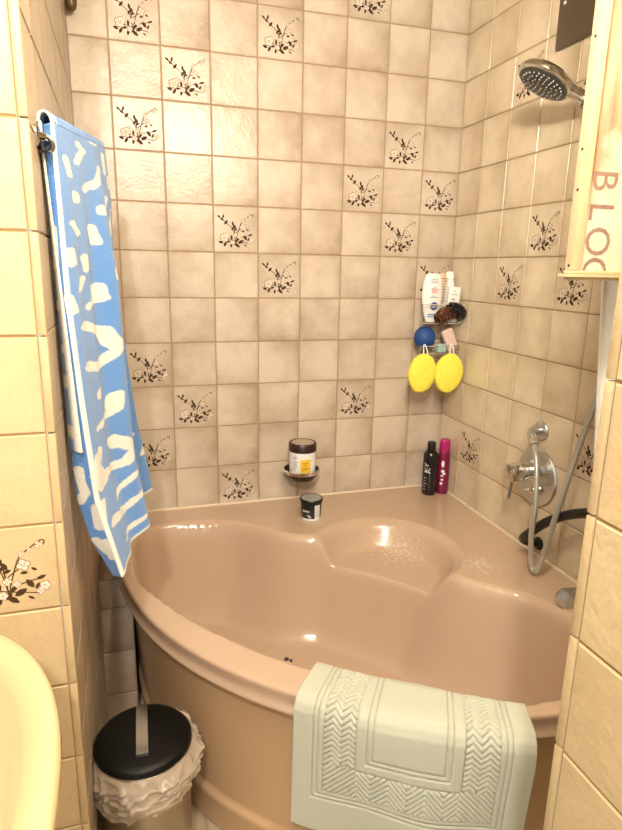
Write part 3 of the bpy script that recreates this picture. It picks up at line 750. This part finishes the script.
sp = empty('bath_spout', (-.09, -.93, Z0), 'small grey metal spout on the tub rim beside the right wall return', 'spout')
bm = bmesh.new()
t = bmesh.new(); P = [(-.062, -.024), (-.072, 0), (-.062, .024), (.06, .024), (.06, -.024)]
lo = [t.verts.new((x*.94, y*.92, .004)) for x, y in P]; mi_ = [t.verts.new((x, y, .026)) for x, y in P]; hi = [t.verts.new((x*.86+.004, y*.7, .044)) for x, y in P]
for a, b in ((lo, mi_), (mi_, hi)):
    for k in range(5): t.faces.new((a[k], a[(k+1) % 5], b[(k+1) % 5], b[k]))
t.faces.new(hi); t.faces.new(lo[::-1]); bmesh.ops.bevel(t, geom=t.edges[:], offset=.003, segments=2, affect='EDGES')
bmesh.ops.transform(t, matrix=Matrix.Translation((-.075, -.925, Z0)) @ Matrix.Rotation(math.radians(-8), 4, 'Z'), verts=t.verts); merge(bm, t)
obj('body', bm, M['satin'], sp, autos=30)
bm = bmesh.new(); add_box(bm, (-.075, -.925, Z0+.003), (.115, .042, .006), .002, Matrix.Rotation(math.radians(-8), 3, 'Z')); o = obj('base_gasket', bm, M['seal'], sp); o['label'] = 'pale gasket'

# ------------------------------------------------------------------ decals wrapped on round packs
def wrap_poly(bm, pts, c, rfun, mi=0, sx=1., sy=1., off=.0005, phi0=-PI/2, flat=False):
    """pts (a, z): a = arc metres from phi0 (to the right), z height"""
    vs = []
    for a, z in pts:
        r = rfun(z); ph = phi0+a/(r*(sx if flat else 1))
        if flat:
            x = max(-.999, min(.999, a/(r*sx))); vs.append(bm.verts.new((c[0]+a, c[1]-sy*r*math.sqrt(1-x*x)-off, c[2]+z)))
        else: vs.append(bm.verts.new((c[0]+(r+off)*math.cos(ph), c[1]+(r+off)*math.sin(ph), c[2]+z)))
    f = bm.faces.new(vs); f.material_index = mi
def wrap_rect(bm, a0, a1, z0, z1, c, rfun, mi=0, n=14, m=1, **kw):
    for i in range(n):
        for j in range(m):
            x0, x1 = a0+(a1-a0)*i/n, a0+(a1-a0)*(i+1)/n; y0, y1 = z0+(z1-z0)*j/m, z0+(z1-z0)*(j+1)/m
            wrap_poly(bm, [(x0, y0), (x1, y0), (x1, y1), (x0, y1)], c, rfun, mi, **kw)
def ell(cx, cz, rx, rz, n=18): return [(cx+rx*math.cos(2*PI*k/n), cz+rz*math.sin(2*PI*k/n)) for k in range(n)]
def prof_r(prof): 
    hs_ = [h for r, h in prof]; rs = [r for r, h in prof]
    return lambda z: float(np.interp(z, hs_, rs))

# soap dish with the cream jar
hold = empty('dish_holder', (-.604, 0, Z(.12)), 'round metal soap dish holder on the back wall above the black pot', 'soap dish')
DC = (-.604, -.074, Z(.098))
bm = bmesh.new(); add_lathe(bm, DC, [(.030, 0), (.048, .006), (.059, .022), (.0625, .040), (.0595, .040), (.055, .028), (.030, .022), (0, .021)], seg=48); o = obj('dish', bm, M['dark_glass'], hold); o['label'] = 'dark glass dish'
bm = bmesh.new(); add_lathe(bm, DC, [(.0632, .030), (.0665, .032), (.067, .043), (.0635, .045), (.0628, .041)], seg=48, closed_ends=False); add_tube(bm, [(-.604, -.010, Z(.134)), (-.604, -.004, Z(.134))], .011, 14, smooth=False); obj('ring', bm, M['chrome'], hold)
bm = bmesh.new(); add_lathe(bm, (-.604, -.0026, Z(.134)), [(.022, 0), (.022, .004), (.016, .007), (0, .007)], (0, -1, 0), 28); obj('wall_rosette', bm, M['chrome'], hold)
JC = (-.600, -.072, Z(.1215))
pj = [(.045, 0), (.048, .002), (.0485, .006), (.0485, .088), (.046, .090)]
jar = empty('cream_jar', JC, 'white cream jar with dark brown lid and yellow square, standing on the soap dish', 'jar')
bm = bmesh.new(); add_lathe(bm, JC, pj, seg=48); obj('jar_body', bm, M['white'], jar)
bm = bmesh.new(); add_lathe(bm, JC, [(.049, .0895), (.0505, .091), (.0505, .117), (.048, .120), (.042, .1205), (.041, .119), (0, .119)], seg=48); jl = obj('lid', bm, M['brown_lid'], jar); jl['label'] = 'dark brown screw lid'
bm = bmesh.new(); add_lathe(bm, JC, [(.0405, .1192), (.040, .1198), (0, .1198)], seg=40); o = obj('lid_inlay', bm, M['lid_top'], jl)
bm = bmesh.new(); rf = prof_r(pj); ph = -PI/2-.35
wrap_rect(bm, -.004, .034, .016, .066, JC, rf, 0, phi0=ph)
for k, (z, w) in enumerate(((.072, .016), (.066, .012), (.054, .018), (.046, .014), (.038, .016), (.028, .010))): wrap_rect(bm, -.032, -.032+w, z, z+.0035, JC, rf, 1, n=4, phi0=ph)
for k, (x, z, w) in enumerate(((.003, .052, .02), (.005, .044, .014), (.003, .034, .024), (.003, .028, .018))): wrap_rect(bm, x, x+w, z, z+.002, JC, rf, 2, n=4, phi0=ph, off=.0009)
obj('label', bm, [M['yellow_ink'], M['grey_ink'], M['fitting_brown']], jar, recalc=False, autos=None)['label'] = 'yellow square with small print'
PC = (-.604, -.203, Z0+.0005); pp_ = [(.0315, 0), (.0325, .002), (.0375, .066), (.0375, .068)]
pot = empty('black_pot', PC, 'small black tapered pot with grey lid on the tub deck', 'pot')
bm = bmesh.new(); add_lathe(bm, PC, pp_, seg=40); obj('pot_body', bm, M['black'], pot)
bm = bmesh.new(); add_lathe(bm, PC, [(.0385, .066), (.0405, .068), (.0405, .075), (.038, .078), (.034, .0765), (0, .0765)], seg=40); pl_ = obj('lid', bm, M['black'], pot)
bm = bmesh.new(); add_lathe(bm, PC, [(.0345, .0768), (.0335, .078), (0, .0782)], seg=36); obj('lid_inlay', bm, M['grey_lid'], pl_)['label'] = 'grey disc in the lid'
bm = bmesh.new(); rf = prof_r(pp_); ph = -PI/2-.45
wrap_rect(bm, .018, .040, .010, .060, PC, rf, 0, phi0=ph)
wrap_rect(bm, -.055, .060, .001, .010, PC, rf, 0, n=24, phi0=ph)
for x, z, w in ((-.026, .034, .006), (-.018, .034, .005), (-.011, .034, .004), (-.005, .033, .004)): wrap_rect(bm, x, x+w*.8, z, z+.007, PC, rf, 0, n=2, phi0=ph)
for x, z, w in ((-.010, .020, .012), (-.004, .014, .010)): wrap_rect(bm, x, x+w, z, z+.003, PC, rf, 0, n=2, phi0=ph)
for k in range(7): wrap_rect(bm, .021, .021+(.015, .012, .014)[k % 3], .016+k*.006, .018+k*.006, PC, rf, 1, n=3, phi0=ph, off=.0009)
obj('label', bm, [M['white'], M['grey_ink']], pot, recalc=False, autos=None)['label'] = 'white print and side label'

# two bottles in the corner of the deck
BC = (-.084, -.089, Z0+.0005); pb = [(.026, 0), (.028, .003), (.0285, .155), (.0265, .166), (.020, .174), (.0155, .177)]
bt = empty('shampoo_bottle', BC, 'black round bottle with black cap standing in the tub corner', 'bottle')
bm = bmesh.new(); add_lathe(bm, BC, pb, seg=40); obj('bottle_body', bm, M['black_gloss'], bt)
bm = bmesh.new(); add_lathe(bm, BC, [(.0150, .1775), (.0160, .179), (.0160, .208), (.0145, .212), (0, .2125)], seg=32); obj('cap', bm, M['black'], bt)
bm = bmesh.new(); rf = prof_r(pb); ph = -PI/2-.9
for k, (a, z, l, s) in enumerate(((-.012, .128, .016, -.6), (-.012, .118, .024, -.5), (-.011, .108, .020, -.45), (-.006, .100, .018, -.5), (-.012, .096, .012, -.3))):
    wrap_poly(bm, [(a, z), (a+l*.5, z+l*.5*s-.002), (a+l, z+l*s), (a+l, z+l*s+.005), (a+l*.5, z+l*.5*s+.005), (a, z+.003)], BC, rf, phi0=ph)
for k in range(5): wrap_rect(bm, -.012, -.012+(.012, .009, .013, .007, .010)[k], .070-k*.012, .0735-k*.012, BC, rf, 1, n=3, phi0=ph)
obj('print', bm, [M['white'], M['grey_ink']], bt, recalc=False, autos=None)['label'] = 'white script print on the side'
MC = (-.029, -.094, Z0+.0005); pm = [(.022, 0), (.024, .003), (.0245, .08), (.024, .14), (.0215, .168), (.020, .171)]
mb = empty('shower_gel_bottle', MC, 'dark magenta bottle with bright pink cap in the tub corner', 'bottle')
bm = bmesh.new(); add_lathe(bm, MC, pm, seg=40, sy=.85, sx=.98); obj('bottle_body', bm, M['magenta'], mb)
bm = bmesh.new(); add_lathe(bm, MC, [(.0205, .1715), (.0215, .173), (.021, .205), (.019, .218), (.0175, .220), (0, .2205)], seg=32, sy=.85); obj('cap', bm, M['magenta_cap'], mb)['label'] = 'bright pink cap'
bm = bmesh.new(); rf = lambda z: .0245
for cx_, cz_, rx, rz in ((-.013, .125, .005, .014), (-.012, .095, .006, .006), (-.007, .085, .006, .005), (-.014, .076, .005, .003), (-.013, .06, .005, .004), (-.015, .045, .0045, .006)):
    wrap_poly(bm, ell(cx_, cz_, rx, rz), MC, rf, flat=True, sx=.98, sy=.86, off=.0008)
obj('print', bm, [M['white']], mb, recalc=False, autos=None)['label'] = 'white print'

# ------------------------------------------------------------------ wire caddy and what it carries
X0, X1, YF = -.172, -.012, -.112
XB = -.125
cad = empty('wire_caddy', (-.10, 0, Z(.553)), 'two-tier chrome wire caddy on the back wall near the corner', 'caddy')
def basket(name, zt_, zb_, nrail):
    bm = bmesh.new()
    for z in np.linspace(zb_, zt_, nrail):
        add_tube(bm, [(XB, -.006, Z(z)), (X0, YF, Z(z)), (X1, YF, Z(z)), (X1, -.006, Z(z)), (XB, -.006, Z(z))], .0021, 8, smooth=False)
    for k in range(9):
        x = X0+(X1-X0)*k/8; xb = XB+(X1-XB)*k/8
        add_tube(bm, [(xb, -.006, Z(zb_)), (x, YF, Z(zb_))] + ([(x, YF, Z(zt_))] if k % 4 == 0 else []), .0015, 6, smooth=False)
    obj(name, bm, M['chrome'], cad)
basket('upper_basket', .735, .668, 2); basket('lower_tray', .585, .558, 2)
bm = bmesh.new()
for x in (XB+.012, X1-.02): add_tube(bm, [(x, -.0075, Z(.558)), (x, -.0075, Z(.80))], .0022, 8, smooth=False)
add_tube(bm, [(XB+.012, -.0075, Z(.80)), ((X0+X1)/2, -.0075, Z(.822)), (X1-.02, -.0075, Z(.80))], .0022, 8)
obj('back_frame', bm, M['chrome'], cad)
bm = bmesh.new(); add_lathe(bm, ((X0+X1)/2, -.0026, Z(.818)), [(.011, 0), (.011, .004), (.006, .006), (.006, .012), (0, .012)], (0, -1, 0), 20); obj('wall_hook', bm, M['chrome'], cad)

LC = (-.117, -.074, Z(.6705)); pl = [(.019, 0), (.0215, .002), (.026, .02), (.034, .045), (.0395, .075), (.0405, .10), (.038, .135), (.032, .160), (.026, .171), (.018, .1745)]
lo_ = empty('lotion_bottle', LC, 'white flat lotion bottle with pink flower and round blue badge in the caddy', 'bottle')
bm = bmesh.new(); add_lathe(bm, LC, pl+[(0, .175)], seg=48, sy=.48); obj('bottle_body', bm, M['white'], lo_)
rf = prof_r(pl); kw = dict(flat=True, sx=1, sy=.48, off=.0010)
bm = bmesh.new()
wrap_poly(bm, ell(.001, .058, .0145, .0150), LC, rf, 0, **kw)
wrap_rect(bm, -.019, .012, .018, .030, LC, rf, 1, n=8, **kw)
for cx_, cz_, rx, rz in ((-.002, .112, .008, .008), (.006, .116, .006, .005), (-.009, .117, .006, .005), (-.001, .122, .006, .005), (-.008, .107, .005, .004), (.007, .108, .004, .004)): wrap_poly(bm, ell(cx_, cz_, rx, rz), LC, rf, 2, **kw)
for a, z, w in ((-.014, .152, .026), (-.016, .146, .030), (-.013, .140, .027), (-.020, .088, .036), (-.012, .093, .014), (.014, .115, .005)): wrap_rect(bm, a, a+w, z, z+.0026, LC, rf, 3, n=6, **kw)
kw2 = dict(kw, off=.0016)
for a, z, w in ((-.009, .061, .020), (-.010, .056, .022), (-.008, .0515, .016)): wrap_rect(bm, a, a+w, z, z+.0022, LC, rf, 4, n=6, **kw2)
for a, w in ((-.016, .005), (-.009, .005), (-.002, .005), (.004, .005)): wrap_rect(bm, a, a+w, .021, .0262, LC, rf, 4, n=2, **kw2)
obj('label', bm, [M['blue_ink'], M['sky_ink'], M['pink_ink'], M['grey_ink'], M['white']], lo_, recalc=False, autos=None)['label'] = 'pink flower, round blue badge and blue strip'

bm = bmesh.new(); add_lathe(bm, (-.060, -.038, Z(.672)), [(.010, 0), (.013, .01), (.015, .09), (.019, .13), (.017, .16), (.009, .174), (0, .175)], seg=32, sy=.55)
t_ = empty('hair_brush', (-.060, -.038, Z(.672)), 'pale wooden brush standing between the white packs in the caddy', 'brush')
obj('brush_back', bm, M['brush_wood'], t_)
bm = bmesh.new()
for z in np.linspace(.075, .155, 9):
    for x in (-.012, -.004, .005, .012): add_tube(bm, [(-.060+x, -.044, Z(.672+z)), (-.060+x*1.15, -.058, Z(.672+z))], .0009, 5, smooth=False)
o = obj('bristles', bm, M['ink_black'], t_); o['kind'] = 'stuff'
VC = (-.030, -.040, Z(.6705)); wb = empty('white_bottle', VC, 'tall white bottle at the back of the caddy behind the white carton', 'bottle')
bm = bmesh.new(); add_lathe(bm, VC, [(.018, 0), (.020, .003), (.0205, .13), (.017, .150), (.0135, .153)], seg=32, sy=.8); obj('bottle_body', bm, M['white'], wb)
bm = bmesh.new(); add_lathe(bm, VC, [(.0155, .1535), (.017, .155), (.016, .176), (.012, .181), (0, .182)], seg=32, sy=.8); obj('cap', bm, M['white'], wb)
CC = Vector((-.037, -.081, Z(.735))); ctn = empty('white_carton', CC, 'white rectangular pack with small grey print, rightmost in the caddy', 'pack')
rt = Matrix.Rotation(math.radians(4), 3, 'Y')
bm = bmesh.new(); add_box(bm, CC, (.046, .022, .127), .002, rt); obj('pack_body', bm, M['white'], ctn)
bm = bmesh.new()
for dx, dz, w, h in ((-.002, .048, .006, .004), (.0, .036, .030, .0022), (-.004, .018, .014, .005), (0, .008, .030, .0022), (0, .003, .028, .0022), (-.003, -.006, .018, .0022), (0, -.016, .030, .002)):
    add_box(bm, CC+rt @ Vector((dx, -.0113, dz)), (w, .0006, h), 0, rt)
obj('print', bm, M['grey_ink'], ctn)['label'] = 'grey printed lines'

def claw(name, c, s, m, label, tilt):
    root = empty(name, c, label, 'hair clip', 'hair claw clips in the caddy')
    R = Matrix.Rotation(tilt, 3, 'Y')
    for sg in (-1, 1):
        bm = bmesh.new(); c = Vector(c)
        def T(x, y, z): return c+R @ Vector((x*s, y*s, z*s))
        add_tube(bm, [T(-.034, sg*.003, .016), T(-.018, sg*.011, .022), (T(0, sg*.013, .024)), T(.018, sg*.011, .022), T(.034, sg*.003, .016)], .0062*s, 9)
        for k in range(7):
            x = -.030+.010*k
            add_tube(bm, [T(x, sg*.010, .020), T(x*1.08, sg*.022, .006), T(x*1.1, sg*.021, -.010), T(x*1.05, sg*.008, -.024)], .003*s, 8, rfun=lambda t: (.0056-.0034*t)*s, sub=5)
        # the open back plate between the teeth
        obj('jaw', bm, m, root)
    bm = bmesh.new(); add_tube(bm, [T(-.012, 0, .024), T(.012, 0, .024)], .0045*s, 10, smooth=False); obj('spring', bm, M['chrome_dark'], root)
    return root
claw('hair_clip', (-.074, -.106, Z(.694)), 1.0, M['tortoise'], 'brown tortoiseshell hair claw clip in front of the white packs in the caddy', -.5)
claw('hair_clip', (-.038, -.114, Z(.712)), .92, M['black_gloss'], 'black hair claw clip at the right end of the upper basket', .45)

bm = bmesh.new(); t = bmesh.new(); bmesh.ops.create_icosphere(t, subdivisions=4, radius=1)
for v_ in t.verts:
    d = v_.co.copy(); k = 1+.035*noise.noise(d*5); v_.co = Vector((d.x*.041, d.y*.036, d.z*.042))*k
bmesh.ops.translate(t, vec=(-.132, -.066, Z(.612)), verts=t.verts); merge(bm, t)
bs = obj('bath_scrubber', bm, M['blue_scrub']); tag(bs, 'round dark blue bath scrubber in the lower tray of the caddy', 'scrubber')
bm = bmesh.new(); add_box(bm, (-.036, -.082, Z(.604)), (.046, .022, .086), .010, Matrix.Rotation(math.radians(-24), 3, 'Y'), seg=4)
o = obj('soap_bar', bm, M['soap']); tag(o, 'pale pink soap bar leaning in the lower tray of the caddy', 'soap')
bm = bmesh.new(); add_box(bm, (-.080, -.098, Z(.5765)), (.036, .026, .030), .005, Matrix.Rotation(math.radians(10), 3, 'Z'), seg=3)
o = obj('soap_box', bm, M['teal']); tag(o, 'small pale teal box between the blue scrubber and pink soap', 'box')

def sponge(c, rx, rz, tilt, label, sd, top):
    root = empty('bath_sponge', c, label, 'sponge', 'yellow sponges under the caddy')
    t = bmesh.new(); bmesh.ops.create_icosphere(t, subdivisions=5, radius=1)
    rnd = random.Random(sd); pores = [Vector((rnd.uniform(-1, 1), -abs(rnd.uniform(.3, 1)), rnd.uniform(-1, 1))).normalized() for _ in range(26)]
    for v_ in t.verts:
        d = v_.co.copy(); e = 2/3.2
        y = math.copysign(abs(d.y)**.55, d.y)
        k = 1+.03*noise.noise(d*2.2+Vector((sd, 0, 0)))+.018*noise.noise(d*9)
        p = Vector((d.x*rx, y*.019, d.z*rz))*k
        for q_ in pores:
            dd = (d-q_).length
            if dd < .085: p *= 1-.055*(1-dd/.085)
        v_.co = p
    bmesh.ops.transform(t, matrix=Matrix.Translation(c) @ Matrix.Rotation(tilt, 4, 'Y'), verts=t.verts)
    bm = bmesh.new(); merge(bm, t); obj('sponge_body', bm, M['sponge'], root, autos=None)
    bm = bmesh.new(); c = Vector(c); tp = Vector(top)
    b0 = c+Matrix.Rotation(tilt, 3, 'Y') @ Vector((-.008, 0, rz*.93)); b1 = c+Matrix.Rotation(tilt, 3, 'Y') @ Vector((.010, 0, rz*.93))
    add_tube(bm, [b0, b0.lerp(tp, .6)+Vector((-.003, -.002, 0)), tp+Vector((-.003, 0, .0005)), tp+Vector((0, .002, .003)), tp+Vector((.003, 0, .0005)), b1.lerp(tp, .6)+Vector((.003, -.002, 0)), b1], .0021, 8)
    obj('cord', bm, M['cord'], root)['label'] = 'white hanging cord'
sponge((-.176, -.146, Z(.493)), .0525, .071, .15, 'yellow oval sponge with dark pores, left of the pair hanging from the caddy', 3, (-.160, -.1225, Z(.590)))
sponge((-.068, -.146, Z(.490)), .0565, .0725, .12, 'brighter yellow oval sponge, right of the pair hanging from the caddy', 8, (-.052, -.1225, Z(.590)))

# ------------------------------------------------------------------ crate board, curtain, panel, fitting
CR = Vector((-.374, -1.10, Z(.842)))       # lower left front corner
CW, CH, CD = .370, .95, .024
crate = empty('wooden_crate', CR, 'shallow wooden crate with faded stencil letters, fixed in the recess beyond the right wall return', 'crate')  # crate's end meets the right wall; nothing hangs it
def cobj(name, bm, m, **kw):
    bmesh.ops.recalc_face_normals(bm, faces=bm.faces)
    me = bpy.data.meshes.new(name); bm.to_mesh(me); bm.free(); o = link(name, me, m, None, True, 40); o.parent = crate; return o
bm = bmesh.new(); add_box(bm, (CW/2+.009, .018, CH/2), (CW-.020, .008, CH-.002), .001); cobj('panel', bm, M['crate_panel'])['label'] = 'reddish brown board, whitewashed and stencilled below'
bm = bmesh.new(); add_box(bm, (.009, CD/2, CH/2+.010), (.018, CD, CH-.02), .0015); cobj('side_board', bm, M['pale_wood'])
bm = bmesh.new(); add_box(bm, (CW/2-.007, CD/2-.004, .0095), (CW+.014, CD+.008, .006), .001); add_box(bm, (CW/2, CD/2-.001, .0035), (CW, CD, .0055), .001); add_box(bm, (CW/2-.002, CD/2-.002, .0160), (CW+.004, CD, .0055), .001); cobj('bottom_board', bm, M['pale_wood'])
for z in (.028, .165, .235, .42, .6):
    bm = bmesh.new(); add_lathe(bm, (-.0004, .012, z), [(.0028, 0), (.0022, .001), (0, .0012)], (-1, 0, 0), 10); cobj('nail', bm, M['ink_black'])
for ch, z in (('B', .185), ('L', .129), ('O', .074), ('C', .022)):
    bm = bmesh.new()
    # stencilled sideways, reading downwards
    text_mesh(bm, ch, .066, lambda u, v, w: (.058+v*1.25, .0133, max(.0190, z-u*1.08)))
    cobj('letter', bm, M['print'])['label'] = f'stencilled letter {ch}'

# white curtain gathered behind the right wall return
cpts = []
for i in range(60):
    t = i/59; r_ = []
    for j in range(40):
        s_ = j/39; z = Z(.03)+(CEIL-.02-Z(.03))*s_
        x = -.205+.125*(.30-(z-Z(.55)))*1.0+(.155)*t if z < Z(.85) else -.205+.155*t
        y = -1.0+.022*math.sin(t*PI*7+.3*math.sin(s_*4))*(1-.2*s_)+.005*math.sin(s_*9+t*5)
        r_.append((x, y, z))
    cpts.append(r_)
cur = link('shower_curtain', grid_mesh('shower_curtain', cpts), M['curtain'])
sm = cur.modifiers.new('t', 'SOLIDIFY'); sm.thickness = .0012
tag(cur, 'white shower curtain gathered behind the right wall return, below the crate', 'curtain')

for x_, z_ in ((-.184, .805), (-.172, .735), (-.168, .655)):
    bm = bmesh.new(); add_tube(bm, [(x_-.008, -1.030, Z(z_)), (x_+.002, -1.031, Z(z_+.016)), (x_+.012, -1.031, Z(z_+.008)), (x_+.006, -1.030, Z(z_-.008)), (x_-.004, -1.030, Z(z_-.012)), (x_+.004, -1.030, Z(z_-.030))], .0022, 6)
    obj('curl_print', bm, M['ink_black'], cur)['label'] = 'black curl motif'
pn = empty('wall_panel', (0, -.60, Z(1.6)), 'dark brown glossy panel high on the right wall above the shower head', 'panel')
bm = bmesh.new(); add_box(bm, (-.009, -.630, Z(1.645)), (.012, .27, .385), .004); obj('panel_front', bm, M['panel_brown'], pn)
bm = bmesh.new(); add_lathe(bm, (-.0152, -.520, Z(1.562)), [(.0045, 0), (.004, .0015), (0, .002)], (-1, 0, 0), 14); obj('screw_cap', bm, M['white'], pn)['label'] = 'small white screw cap'
bm = bmesh.new(); add_lathe(bm, (-1.292, -.04, Z(1.548)), [(0, 0), (.006, .001), (.0125, .006), (.0155, .016), (.016, .03), (.016, .13), (.010, .135), (0, .135)], seg=24)
ft = empty('corner_hanger', (-1.288, -.04, Z(1.6)), 'brown rounded fitting high in the left rear corner', 'fitting')
obj('hanger_body', bm, M['fitting_brown'], ft)
bm = bmesh.new(); add_box(bm, (-1.288, -.0125, Z(1.62)), (.018, .022, .03), .003); obj('hanger_foot', bm, M['fitting_brown'], ft)

# ------------------------------------------------------------------ camera, light, world
r_, p_, q_ = .3007, -.2415, .0191
ca, sa, cb, sb, cc, sc_ = math.cos(r_), math.sin(r_), math.cos(p_), math.sin(p_), math.cos(q_), math.sin(q_)
fw = Vector((sa*cb, ca*cb, sb)); ri = Vector((ca, -sa, 0)); up = ri.cross(fw)
r2 = ri*cc+up*sc_; u2 = -ri*sc_+up*cc
cam = bpy.data.cameras.new('camera'); co = bpy.data.objects.new('camera', cam); COL.objects.link(co)
co.matrix_world = Matrix(((r2.x, u2.x, -fw.x, -1.1914), (r2.y, u2.y, -fw.y, -2.0745), (r2.z, u2.z, -fw.z, Z(.857)), (0, 0, 0, 1)))
cam.sensor_fit = 'VERTICAL'; cam.sensor_height = 36; cam.lens = 36*598.67/830; cam.clip_start = .02
scene.camera = co
def point(name, loc, e, col, rad):
    l = bpy.data.lights.new(name, 'POINT'); l.energy = e; l.color = col; l.shadow_soft_size = rad
    o = bpy.data.objects.new(name, l); COL.objects.link(o); o.location = loc; return o
point('ceiling_lamp_light', (-1.42, -2.60, 2.22), 50, (1.0, .92, .84), .045)
point('second_lamp_light', (-1.10, -2.02, 2.24), 9, (1.0, .91, .80), .045)
point('alcove_fill_light', (-.82, -1.50, 2.10), 24, (1.0, .90, .70), .05)  # added fill that brightens the right wall; no such fixture seen
w = bpy.data.worlds.new('world'); scene.world = w; w.use_nodes = True
bg = w.node_tree.nodes['Background']; bg.inputs[0].default_value = (1.0, .95, .87, 1); bg.inputs[1].default_value = .42
vs_ = scene.view_settings
vs_.view_transform = 'Standard'; vs_.look = 'None'; vs_.gamma = 1; vs_.use_curve_mapping = False; vs_.exposure = 1.03
